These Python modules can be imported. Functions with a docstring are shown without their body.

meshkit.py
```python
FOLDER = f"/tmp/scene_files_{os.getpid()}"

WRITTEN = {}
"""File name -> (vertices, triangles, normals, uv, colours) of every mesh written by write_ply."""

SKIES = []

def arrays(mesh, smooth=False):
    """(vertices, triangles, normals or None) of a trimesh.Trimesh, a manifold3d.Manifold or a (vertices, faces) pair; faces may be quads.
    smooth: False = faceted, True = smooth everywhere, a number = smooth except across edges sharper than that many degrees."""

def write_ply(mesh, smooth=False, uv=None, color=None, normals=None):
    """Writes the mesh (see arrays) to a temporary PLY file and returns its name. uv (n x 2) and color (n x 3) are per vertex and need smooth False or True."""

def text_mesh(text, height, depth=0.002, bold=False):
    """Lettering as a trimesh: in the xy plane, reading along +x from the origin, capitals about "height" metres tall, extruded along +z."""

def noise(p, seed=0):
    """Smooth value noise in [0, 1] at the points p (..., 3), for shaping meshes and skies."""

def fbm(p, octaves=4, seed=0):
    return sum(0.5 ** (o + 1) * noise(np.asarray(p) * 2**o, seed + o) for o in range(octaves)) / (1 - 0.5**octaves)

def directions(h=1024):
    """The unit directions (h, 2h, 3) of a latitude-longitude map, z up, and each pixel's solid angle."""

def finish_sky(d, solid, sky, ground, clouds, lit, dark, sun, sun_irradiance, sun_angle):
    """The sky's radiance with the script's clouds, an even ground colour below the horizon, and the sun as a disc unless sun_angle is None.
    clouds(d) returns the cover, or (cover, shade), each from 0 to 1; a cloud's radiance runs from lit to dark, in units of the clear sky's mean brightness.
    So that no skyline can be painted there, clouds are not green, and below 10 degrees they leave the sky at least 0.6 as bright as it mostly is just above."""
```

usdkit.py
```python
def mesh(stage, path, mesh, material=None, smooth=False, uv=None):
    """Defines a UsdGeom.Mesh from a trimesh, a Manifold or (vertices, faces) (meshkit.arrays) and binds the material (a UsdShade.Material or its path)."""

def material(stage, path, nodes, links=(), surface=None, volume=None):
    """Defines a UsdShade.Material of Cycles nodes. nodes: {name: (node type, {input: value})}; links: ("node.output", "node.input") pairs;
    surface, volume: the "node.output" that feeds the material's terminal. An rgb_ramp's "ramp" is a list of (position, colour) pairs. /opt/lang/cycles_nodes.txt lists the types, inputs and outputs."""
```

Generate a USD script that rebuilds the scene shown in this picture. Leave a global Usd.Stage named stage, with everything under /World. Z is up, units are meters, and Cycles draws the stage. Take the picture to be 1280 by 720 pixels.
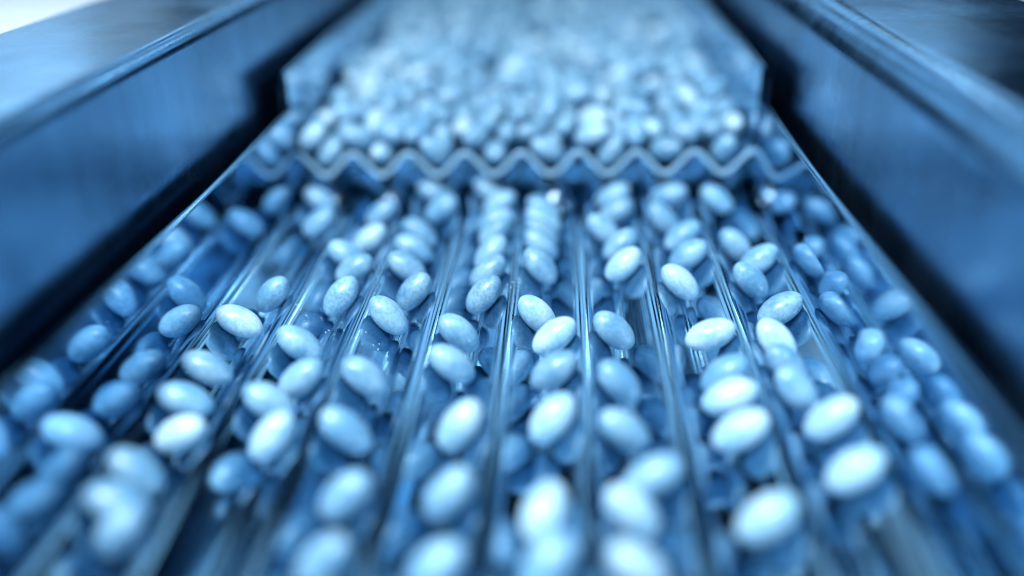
import math, numpy as np, trimesh, usdkit
from pxr import Usd, UsdGeom, UsdLux, UsdShade, Gf, Sdf, Vt

# ------------------------------------------------------------------ stage, camera, lamps, exposure
stage = Usd.Stage.CreateInMemory()
UsdGeom.SetStageUpAxis(stage, 'Z'); UsdGeom.SetStageMetersPerUnit(stage, 1.0)
UsdGeom.Xform.Define(stage, '/World'); UsdGeom.Scope.Define(stage, '/World/Looks')
S = 0.015                                   # one channel pitch in metres; lengths below are in pitches

FPX, PITCH, YAW, ROLL = 1150.0, .451, .063, -.027
CAM = np.array([.741, 0, 5.635])
def camera_axes():
    cp, sp, cy, sy = math.cos(PITCH), math.sin(PITCH), math.cos(YAW), math.sin(YAW)
    fw = np.array([-sy*cp, cy*cp, -sp]); r = np.array([cy, sy, 0.]); u = np.cross(r, fw)
    c, s = math.cos(ROLL), math.sin(ROLL)
    return c*r + s*u, -s*r + c*u, fw
RGT, UPV, FWD = camera_axes()
cam = UsdGeom.Camera.Define(stage, '/World/camera')
m = np.eye(4); m[0, :3], m[1, :3], m[2, :3], m[3, :3] = RGT, UPV, -FWD, CAM*S
cam.AddTransformOp().Set(Gf.Matrix4d(*m.ravel().tolist()))
cam.CreateHorizontalApertureAttr(36.0); cam.CreateFocalLengthAttr(36.0*FPX/1280)
cam.CreateClippingRangeAttr((.01, 50.0))
cam.CreateFocusDistanceAttr(12.35*S); cam.CreateFStopAttr(3.05)
cam.CreateExposureAttr(0.08)

dome = UsdLux.DomeLight.Define(stage, '/World/room_light')
dome.CreateIntensityAttr(1.0)
room = usdkit.material(stage, '/World/Looks/room_air', {
    'b': ('background_shader', {'color': (.02, .10, .30), 'strength': .09})}, surface='b.background')
UsdShade.MaterialBindingAPI.Apply(dome.GetPrim()).Bind(room)

def lamp(name, at, to, size, power, color):
    L = UsdLux.RectLight.Define(stage, '/World/' + name)
    at, to = np.array(at, float), np.array(to, float)
    z = at - to; z /= np.linalg.norm(z)
    x = np.cross([0, 0, 1.], z) if abs(z[2]) < .99 else np.array([1., 0, 0]); x /= np.linalg.norm(x); y = np.cross(z, x)
    mm = np.eye(4); mm[0, :3], mm[1, :3], mm[2, :3], mm[3, :3] = x, y, z, at*S
    L.AddTransformOp().Set(Gf.Matrix4d(*mm.ravel().tolist()))
    L.CreateWidthAttr(size[0]*S); L.CreateHeightAttr(size[1]*S)
    L.CreateIntensityAttr(power); L.CreateColorAttr(Gf.Vec3f(*color))
lamp('ceiling_lamp', (-7.6, 1, 22.5), (0, 7, 0), (7.2, 6.4), 100.0, (.95, .98, 1.0))
lamp('ceiling_lamp_002', (-60, 90, 27), (0, 14, 0), (44, 30), .6, (.50, .78, 1.0))
lamp('ceiling_lamp_003', (5, 3, 26), (0, 9, 0), (4.5, 4), 88.0, (.70, .90, 1.0))
lamp('ceiling_lamp_004', (11, 60, 27), (0, 13, 0), (2.0, 3), 15.0, (.60, .86, 1.0))
# two rows of blue-white ceiling panels beyond the upper tray; the gaps between them stay dark in the steel
for i, (x, w) in enumerate(((-49, 11), (-26, 12), (-7, 9), (9, 9), (29, 12))):
    lamp('far_panel_%03d' % (i + 1), (x, 84, 34), (0, 14, 2), (w, 31), 1.9, (.30, .58, .84))
for i, (x, w) in enumerate(((-24, 9), (-6, 8), (11, 8))):
    lamp('near_panel_%03d' % (i + 1), (x, 46, 46), (0, 10, 0), (w, 13), 2.5, (.42, .70, .92))

# ------------------------------------------------------------------ helpers
used = {}
def numbered(path):
    n = used.get(path, 0); used[path] = n + 1
    return path if n == 0 else '%s_%03d' % (path, n)
def tag(p, label=None, cat=None, group=None, kind=None):
    p = p.GetPrim() if hasattr(p, 'GetPrim') else p
    for k, v in (('label', label), ('category', cat), ('group', group), ('kind', kind)):
        if v: p.SetCustomDataByKey(k, v)
    return p
def thing(name, label, cat, group=None):
    x = UsdGeom.Xform.Define(stage, numbered('/World/' + name)); tag(x, label, cat, group)
    return str(x.GetPath())
def obj(name, mesh, mat, parent='/World', smooth=35):
    if isinstance(mesh, (tuple, list)):
        v, f = np.asarray(mesh[0], float)*S, mesh[1]; mesh = (v, f)
    else:
        mesh = mesh.copy(); mesh.apply_scale(S)
    return usdkit.mesh(stage, numbered(parent + '/' + name), mesh, mat, smooth=smooth)
def strip(profile, y0, y1, ny=1, close=True):
    """A closed or open cross-section (x, z) swept along y, capped when closed."""
    p = np.asarray(profile, float); n = len(p); ys = np.linspace(y0, y1, ny + 1)
    v = np.array([(x, y, z) for y in ys for x, z in p]); f = []
    for k in range(ny):
        for i in range(n if close else n - 1):
            a, b = k*n + i, k*n + (i + 1) % n
            f += [(a, b, b + n), (a, b + n, a + n)]
    if close:
        from shapely.geometry import Polygon
        pv, pf = trimesh.creation.triangulate_polygon(Polygon(p), engine='earcut')
        idx = [int(np.argmin(np.abs(p - q).sum(1))) for q in pv]
        for t in pf:
            a, b, c = (idx[i] for i in t)
            f += [(a, b, c), (ny*n + a, ny*n + c, ny*n + b)]
    mesh = trimesh.Trimesh(v, f, process=False); trimesh.repair.fix_normals(mesh)
    return mesh

# ------------------------------------------------------------------ materials
def mat(name, nodes, links, surface='p.BSDF'):
    return usdkit.material(stage, '/World/Looks/' + name, nodes, links, surface=surface)
def steel(name, color, rough, rough_var, brush, brush_strength, dust=.0, stain=.12, grit=26.0, along=True):
    """Bluish steel: brushed fine along the machine, cloudy wear in the gloss and a little white dust."""
    k = 1/S
    nodes = {
        'g': ('geometry', {}),
        'mp': ('mapping', {'scale': (k*brush, k*.35, k*brush) if along else (k, k, k)}),
        'n': ('noise_texture', {'scale': 1.0, 'detail': 4.0, 'roughness': .65}),
        'wl': ('noise_texture', {'scale': k*.55, 'detail': 5.0, 'roughness': .6}),
        'r': ('map_range', {'from_min': .35, 'from_max': .7, 'to_min': rough, 'to_max': rough + rough_var, 'clamp': True}),
        'b': ('bump', {'strength': brush_strength, 'distance': .0004}),
        'v': ('voronoi_texture', {'scale': k*grit}),
        'dm': ('noise_texture', {'scale': k*.8, 'detail': 3.0}),
        'd1': ('math', {'math_type': 'less_than', 'value2': .13}),
        'd2': ('math', {'math_type': 'greater_than', 'value2': .63}),
        'd': ('math', {'math_type': 'multiply'}), 'dd': ('math', {'math_type': 'multiply', 'value2': dust}),
        'sm': ('mapping', {'scale': (k*.9, k*.75, k*.16)}), 'sn': ('noise_texture', {'scale': 1.0, 'detail': 4.0, 'roughness': .6}),
        'sc': ('rgb_ramp', {'ramp': [(.30, tuple(c*(1 - stain) for c in color)), (.68, color)]}),
        'p': ('principled_bsdf', {'metallic': 1.0}),
        'q': ('principled_bsdf', {'base_color': (.55, .74, .88), 'roughness': .7}),
        'mx': ('mix_closure', {})}
    links = [('g.position', 'sm.vector'), ('sm.vector', 'sn.vector'), ('sn.fac', 'sc.fac'), ('sc.color', 'p.base_color'),
             ('g.position', 'mp.vector'), ('mp.vector', 'n.vector'), ('g.position', 'wl.vector'), ('wl.fac', 'r.value'), ('r.result', 'p.roughness'),
             ('n.fac', 'b.height'), ('b.normal', 'p.normal'), ('g.position', 'v.vector'), ('g.position', 'dm.vector'), ('v.distance', 'd1.value1'),
             ('dm.fac', 'd2.value1'), ('d1.value', 'd.value1'), ('d2.value', 'd.value2'), ('d.value', 'dd.value1'), ('dd.value', 'mx.fac'),
             ('p.BSDF', 'mx.closure1'), ('q.BSDF', 'mx.closure2')]
    return mat(name, nodes, links, 'mx.closure')
M_TRAY = steel('polished_steel', (.29, .47, .62), .030, .12, 22., .05, .9, .15, 13.0)
M_WALL = steel('mirror_steel', (.33, .55, .74), .035, .05, 22., .012, .25)
M_CUT = mat('ground_edge', {'g': ('geometry', {}), 'n': ('noise_texture', {'scale': 40/S, 'detail': 3.0}), 'b': ('bump', {'strength': .3, 'distance': .0003}),
    'p': ('principled_bsdf', {'base_color': (.30, .54, .74), 'metallic': .35, 'roughness': .42})}, [('g.position', 'n.vector'), ('n.fac', 'b.height'), ('b.normal', 'p.normal')])
M_RISER = steel('riser_steel', (.40, .57, .70), .07, .12, 22., .3)
M_OUT = steel('dull_steel', (.04, .09, .17), .45, .1, 22., .1)
M_GUIDE = steel('brushed_steel', (.20, .40, .62), .17, .16, 26., .06, .5, .38)
M_BED = mat('dark_bed', {'p': ('principled_bsdf', {'base_color': (.01, .02, .05), 'roughness': .6})}, [])
M_BENCH = mat('pale_bench', {'n': ('noise_texture', {'scale': 12.0, 'detail': 3.0}), 'c': ('rgb_ramp', {'ramp': [(.3, (.56, .67, .82)), (.7, (.68, .77, .90))]}),
              'p': ('principled_bsdf', {'roughness': .5})}, [('n.fac', 'c.fac'), ('c.color', 'p.base_color')])
def tablet(name, lo, hi, rough, speck, spec=.5):
    k = 1/S
    nodes = {
        't': ('texture_coordinate', {}), 'o': ('object_info', {}), 'vm': ('vector_math', {'math_type': 'scale', 'scale': 9.0}), 'add': ('vector_math', {'math_type': 'add'}),
        'n': ('noise_texture', {'scale': k*2.6, 'detail': 4.0, 'roughness': .6}), 'c': ('rgb_ramp', {'ramp': [(.38, lo), (.60, hi)]}),
        'f': ('noise_texture', {'scale': k*24, 'detail': 2.0}), 'fr': ('rgb_ramp', {'ramp': [(.36, (1 - speck,)*3), (.56, (1, 1, 1))]}),
        'mx': ('mix_color', {'blend_type': 'multiply', 'fac': 1.0}),
        'hv': ('hsv', {}), 'hr': ('map_range', {'to_min': .82, 'to_max': 1.06}),
        'b': ('bump', {'strength': .12, 'distance': .0005}),
        'p': ('principled_bsdf', {'roughness': rough, 'subsurface_weight': .05, 'subsurface_scale': .0012, 'subsurface_radius': (.5, .8, 1.0), 'specular_ior_level': .34, 'coat_weight': .12, 'coat_roughness': .22})}
    links = [('t.object', 'add.vector1'), ('o.location', 'vm.vector1'), ('vm.vector', 'add.vector2'), ('add.vector', 'n.vector'), ('add.vector', 'f.vector'),
             ('n.fac', 'c.fac'), ('f.fac', 'fr.fac'), ('c.color', 'mx.a'), ('fr.color', 'mx.b'), ('mx.result', 'hv.color'), ('o.random', 'hr.value'), ('hr.result', 'hv.value'),
             ('hv.color', 'p.base_color'), ('n.fac', 'b.height'), ('b.normal', 'p.normal')]
    return mat(name, nodes, links)
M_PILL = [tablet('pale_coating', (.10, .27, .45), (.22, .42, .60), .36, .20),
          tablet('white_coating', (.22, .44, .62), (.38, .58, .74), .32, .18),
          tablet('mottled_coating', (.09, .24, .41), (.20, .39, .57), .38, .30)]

# ------------------------------------------------------------------ setting
D0, STEP = 15.476, .786                     # where the upper tray ends, and how much higher it lies
BED = -2.6
def slab(x0, x1, y0, y1, z, t=.2):
    b = trimesh.creation.box((x1 - x0, y1 - y0, t)); b.apply_translation(((x0 + x1)/2, (y0 + y1)/2, z - t/2)); return b
tag(obj('machine_bed', slab(-7.6, 7.6, -8, 60, BED), M_BED, smooth=False), kind='structure')
for x0, x1 in ((-70, -7.17), (7.47, 70)):
    tag(obj('bench_top', slab(x0, x1, -30, 110, 2.5, .3), M_BENCH, smooth=False), kind='structure')

# ------------------------------------------------------------------ corrugated trays
AL = math.radians(47); RO, RV, TH = .20, .12, .082
ZA = RO*(1/math.cos(AL) - 1); ZV = ZA - .5*math.tan(AL)
def channel_profile(ro, rv, za, zv, n=6):
    """Half-open top line of one V channel, from ridge top to ridge top (x 0..1)."""
    pts = [(ro*math.sin(AL*i/n), za - ro/math.cos(AL) + ro*math.cos(AL*i/n)) for i in range(n + 1)]
    cz = zv + rv/math.cos(AL)
    pts += [(.5 + rv*math.sin(AL*i/n), cz - rv*math.cos(AL*i/n)) for i in range(-n, n + 1)]
    pts += [(1 - ro*math.sin(AL*i/n), za - ro/math.cos(AL) + ro*math.cos(AL*i/n)) for i in range(n, -1, -1)]
    return pts
def channel(k, y0, y1, z):
    top = channel_profile(RO, RV, ZA, ZV)
    o = TH/math.cos(AL)
    bot = channel_profile(RO - TH, RV + TH, ZA - o, ZV - o)
    prof = [(k + x, z + h) for x, h in top] + [(k + x, z + h) for x, h in reversed(bot)]
    return prof
def channel_mesh(k, y0, y1, z):
    """Top and underside; the sides butt against the next channel and stay open."""
    p = np.array(channel(k, y0, y1, z)); n = len(p); h = n//2
    v = [(x, y, zz) for y in (y0, y1) for x, zz in p]; f = []
    for i in list(range(h - 1)) + list(range(h, n - 1)):
        f += [(i, i + 1, i + 1 + n), (i, i + 1 + n, i + n)]
    f = np.array(f)
    # orient: top faces up, bottom faces down, front end towards -y
    vv = np.array(v); nr = np.cross(vv[f[:, 1]] - vv[f[:, 0]], vv[f[:, 2]] - vv[f[:, 0]])
    nt = 2*(h - 1); want = np.concatenate([nr[:nt, 2], -nr[nt:2*nt, 2]])
    f[want < 0] = f[want < 0][:, ::-1]
    return trimesh.Trimesh(vv, f, process=False)
def cut_edge(k, y, z, lead=.006):
    """The sheet's cut front edge, its corners slightly broken."""
    p = channel(k, 0, 0, z); h = len(p)//2; v, f = [], []
    for i in range(h):
        t, b = np.array(p[i]), np.array(p[len(p) - 1 - i]); e = (t - b)*.12
        v += [(t[0], y, t[1]), (t[0] - e[0], y - lead, t[1] - e[1]), (b[0] + e[0], y - lead, b[1] + e[1]), (b[0], y, b[1])]
    for i in range(h - 1):
        for q in range(3):
            a = 4*i + q; f += [(a, a + 1, a + 5), (a, a + 5, a + 4)]
    f = np.array(f); vv = np.array(v); nr = np.cross(vv[f[:, 1]] - vv[f[:, 0]], vv[f[:, 2]] - vv[f[:, 0]])
    f[nr[:, 1] > 0] = f[nr[:, 1] > 0][:, ::-1]
    return trimesh.Trimesh(vv, f, process=False)
def wall_profile(x, zlo, zhi, t, bend=0.0, at=.62):
    """Wall plate seen end on; x is the inner face (sign gives the side), the top edge rounded."""
    s = 1 if x > 0 else -1; r = t/2
    zb = zlo + (zhi - zlo)*at if bend else None
    ins = [(x, zlo)] + ([(x, zb - .06), (x + s*bend*.03, zb + .02)] if bend else []) 
    xt = x + s*bend
    arc = [(xt + s*(r - r*math.cos(a)), zhi - r + r*math.sin(a)) for a in np.linspace(0, math.pi, 9)]
    outs = ([(x + s*(t + bend*.03), zb + .02), (x + s*t, zb - .06)] if bend else []) + [(x + s*t, zlo)]
    return ins + arc + outs
def tray(name, label, y0, y1, z, wall_top, wall_y, bends):
    t = thing(name, label, 'tray')
    for k in range(8):
        obj('channel', channel_mesh(k - 4, y0, y1, z), M_TRAY, t, smooth=40)
        obj('cut_edge', cut_edge(k - 4, y0, z), M_CUT, t, smooth=30)
    for s, bend in ((-1, bends[0]), (1, bends[1])):
        obj('side_wall', strip(wall_profile(s*4.0, z - .62, wall_top, .10, bend), *wall_y), M_WALL, t, smooth=40)
        obj('outer_skin', strip([(s*4.104, z - .66), (s*4.104, wall_top - .22), (s*4.15, wall_top - .25), (s*4.15, z - .66)], *wall_y), M_OUT, t, smooth=False) if not bend else None
    if z > 0:                                # the plate that closes the step between the two trays
        lo = [(k - 4 + x, h_ + .012) for k in range(8) for x, h_ in channel_profile(RO, RV, ZA, ZV)]
        o = TH/math.cos(AL)
        hi = [(k - 4 + x, z + h_ - .006) for k in range(8) for x, h_ in channel_profile(RO - TH, RV + TH, ZA - o, ZV - o)]
        n, rows = len(lo), 9
        v = [(l[0]*(1 - q) + u[0]*q, y0 + .34 + .42*q, l[1] + (u[1] - l[1])*q**1.9) for q in np.linspace(0, 1, rows) for l, u in zip(lo, hi)]
        f = [t3 for r in range(rows - 1) for i in range(r*n, r*n + n - 1) for t3 in ((i, i + 1, i + 1 + n), (i, i + 1 + n, i + n))]
        obj('riser', trimesh.Trimesh(v, f, process=False), M_RISER, t, smooth=40)
    return t
tray('lower_tray', 'lower polished steel tray with eight V channels carrying spaced rows of tablets', -3, D0 + 4, 0.0, 1.54, (-3, D0 - .012), (0, .09))
tray('upper_tray', 'upper polished steel tray with zigzag lip, filled with a heap of tablets', D0, D0 + 34, STEP, 2.20, (D0, D0 + 34), (0, 0))

# ------------------------------------------------------------------ guide rails either side
def guide(side, inner, outer, top, r, label):
    s = side; t = .12
    def run(rr, off):
        a = [(s*(inner + off), BED + .004)]
        a += [(s*(inner + off + rr - rr*math.cos(q)), top - off - rr + rr*math.sin(q)) for q in np.linspace(0, math.pi/2, 13)]
        ro = .10 if off == 0 else .03
        a += [(s*(outer - off - ro + ro*math.sin(q)), top - off - ro + ro*math.cos(q)) for q in np.linspace(0, math.pi/2, 6)]
        a += [(s*(outer - off), BED + .004)]
        return a
    g = thing('guide_rail', label, 'guide rail', 'steel guide rails beside the trays')
    obj('bent_cover', strip(run(r, 0) + run(max(r - t, .05), t)[::-1], -8, 60, 1), M_GUIDE, g, smooth=50)
    return g
guide(-1, 4.42, 7.15, 3.42, .22, 'brushed steel guide rail on the left, its flat top paler than its side')
guide(1, 4.42, 7.45, 3.40, .48, 'brushed steel guide rail on the right with a bright rounded top edge')

# tablets in the lower tray: channel, distance along it, lean, long axis, across, height
LOWER = [
    (0, 6.508, 45, 0.657, -0.064, 0.751, -3.403, -0.066), (0, 6.914, -22, -0.906, -0.058, 0.419, -3.572, -0.054), (0, 7.405, -38, -0.743, 0.081, 0.664, -3.597, -0.064), (0, 8.057, 25, 0.877, -0.116, 0.467, -3.421, -0.057),
    (0, 8.735, -25, -0.878, -0.104, 0.468, -3.579, -0.056), (0, 9.446, -25, -0.882, 0.03, 0.47, -3.58, -0.056), (0, 10.669, -25, -0.882, 0.025, 0.47, -3.58, -0.056), (0, 11.484, 45, 0.658, -0.031, 0.752, -3.403, -0.065),
    (0, 14.203, 35, 0.781, 0.011, 0.625, -3.405, -0.062), (0, 15.276, -35, -0.779, -0.063, 0.624, -3.595, -0.062), (1, 8.047, 50, 0.622, 0.249, 0.742, -2.408, -0.069), (1, 8.707, -35, -0.781, 0.006, 0.625, -2.595, -0.062),
    (1, 9.23, 35, 0.778, 0.088, 0.622, -2.405, -0.063), (1, 10.059, -35, -0.78, 0.032, 0.624, -2.595, -0.062), (1, 11.455, 55, 0.59, 0.397, 0.703, -2.416, -0.075), (1, 12.334, 30, 0.834, 0.033, 0.55, -2.411, -0.059),
    (1, 12.865, -30, -0.835, -0.006, 0.551, -2.589, -0.059), (1, 13.507, 35, 0.778, 0.08, 0.623, -2.405, -0.062), (1, 14.634, 35, 0.781, -0.007, 0.625, -2.405, -0.062), (2, 6.145, 45, 0.658, 0.051, 0.752, -1.403, -0.065),
    (2, 7.07, 40, 0.719, 0.091, 0.689, -1.403, -0.065), (2, 8.173, -40, -0.721, 0.052, 0.691, -1.598, -0.064), (2, 9.278, -40, -0.722, -0.007, 0.692, -1.598, -0.064), (2, 10.859, -45, -0.656, 0.087, 0.75, -1.597, -0.066),
    (2, 11.591, 50, 0.64, 0.087, 0.763, -1.404, -0.066), (2, 12.425, -35, -0.78, -0.048, 0.624, -1.595, -0.062), (2, 13.108, -30, -0.834, 0.022, 0.551, -1.589, -0.059), (2, 13.769, -35, -0.779, 0.062, 0.624, -1.595, -0.062),
    (2, 14.853, 35, 0.777, -0.104, 0.621, -1.406, -0.063), (2, 15.6, -25, -0.882, 0.041, 0.47, -1.58, -0.056), (3, 6.11, 40, 0.721, 0.03, 0.692, -0.402, -0.064), (3, 7.118, 50, 0.632, 0.181, 0.753, -0.406, -0.067),
    (3, 8.307, 50, 0.614, 0.297, 0.731, -0.41, -0.071), (3, 9.586, -40, -0.72, -0.068, 0.691, -0.598, -0.064), (3, 10.375, -45, -0.656, -0.087, 0.75, -0.597, -0.066), (3, 11.492, 50, 0.639, 0.102, 0.762, -0.404, -0.066),
    (3, 12.231, 40, 0.719, 0.091, 0.689, -0.403, -0.065), (3, 12.943, 50, 0.615, 0.291, 0.733, -0.41, -0.07), (3, 13.764, 40, 0.722, -0.013, 0.692, -0.402, -0.064), (3, 14.222, 20, 0.921, 0.072, 0.383, -0.433, -0.052),
    (3, 15.065, 30, 0.834, -0.025, 0.551, -0.411, -0.059), (3, 15.73, -35, -0.777, 0.101, 0.622, -0.594, -0.063), (4, 6.195, 55, 0.543, 0.535, 0.647, 0.573, -0.084), (4, 6.945, 65, 0.347, 0.842, 0.413, 0.533, -0.122),
    (4, 8.445, 50, 0.615, 0.289, 0.733, 0.59, -0.07), (4, 9.446, 35, 0.78, 0.044, 0.624, 0.595, -0.062), (4, 10.293, 35, 0.777, 0.097, 0.622, 0.594, -0.063), (4, 10.891, -45, -0.658, 0.02, 0.752, 0.403, -0.065),
    (4, 12.463, -50, -0.628, 0.215, 0.748, 0.407, -0.068), (4, 13.236, -40, -0.721, -0.036, 0.692, 0.402, -0.064), (4, 13.753, -35, -0.78, -0.027, 0.625, 0.405, -0.062), (4, 14.267, -30, -0.835, 0.002, 0.551, 0.411, -0.059),
    (4, 14.822, -30, -0.834, -0.048, 0.55, 0.411, -0.059), (5, 6.155, -40, -0.721, -0.052, 0.691, 1.402, -0.064), (5, 6.895, -45, -0.658, 0.018, 0.752, 1.403, -0.065), (5, 7.422, 30, 0.832, 0.079, 0.549, 1.589, -0.06),
    (5, 8.219, -35, -0.779, -0.069, 0.623, 1.405, -0.062), (5, 9.191, -45, -0.658, 0.051, 0.752, 1.403, -0.065), (5, 10.45, -40, -0.722, 0.017, 0.692, 1.402, -0.064), (5, 12.51, 40, 0.718, 0.097, 0.689, 1.597, -0.065),
    (5, 13.258, 35, 0.776, 0.111, 0.621, 1.594, -0.063), (5, 13.853, -40, -0.719, 0.086, 0.69, 1.403, -0.065), (5, 14.658, 30, 0.832, -0.081, 0.549, 1.589, -0.06), (5, 15.428, 25, 0.882, 0.041, 0.47, 1.58, -0.056),
    (6, 6.828, 35, 0.778, 0.089, 0.622, 2.595, -0.063), (6, 8.234, 30, 0.833, 0.064, 0.55, 2.589, -0.059), (6, 8.884, 25, 0.881, -0.049, 0.47, 2.579, -0.056), (6, 9.381, 40, 0.719, -0.084, 0.69, 2.597, -0.065),
    (6, 10.329, 20, 0.923, -0.021, 0.384, 2.567, -0.052), (6, 11.905, -40, -0.72, 0.072, 0.69, 2.402, -0.065), (6, 12.854, 35, 0.777, -0.098, 0.622, 2.594, -0.063), (6, 13.606, 35, 0.775, 0.117, 0.621, 2.594, -0.063),
    (6, 14.336, -45, -0.656, 0.085, 0.75, 2.403, -0.066), (6, 15.442, 15, 0.935, -0.104, 0.34, 2.56, -0.051), (7, 7.571, 40, 0.718, -0.101, 0.689, 3.597, -0.065), (7, 8.482, 40, 0.721, -0.046, 0.691, 3.598, -0.064),
    (7, 9.044, -45, -0.654, 0.119, 0.747, 3.404, -0.066), (7, 9.61, -45, -0.659, 0.001, 0.753, 3.402, -0.065), (7, 10.204, -50, -0.613, 0.3, 0.731, 3.411, -0.071), (7, 11.056, 30, 0.831, 0.091, 0.548, 3.588, -0.06),
    (7, 11.96, -45, -0.658, -0.041, 0.752, 3.403, -0.065), (7, 12.644, 35, 0.78, 0.052, 0.624, 3.595, -0.062), (7, 13.224, -50, -0.64, 0.09, 0.763, 3.404, -0.066), (7, 15.258, -35, -0.78, 0.027, 0.625, 3.405, -0.062),]
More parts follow.
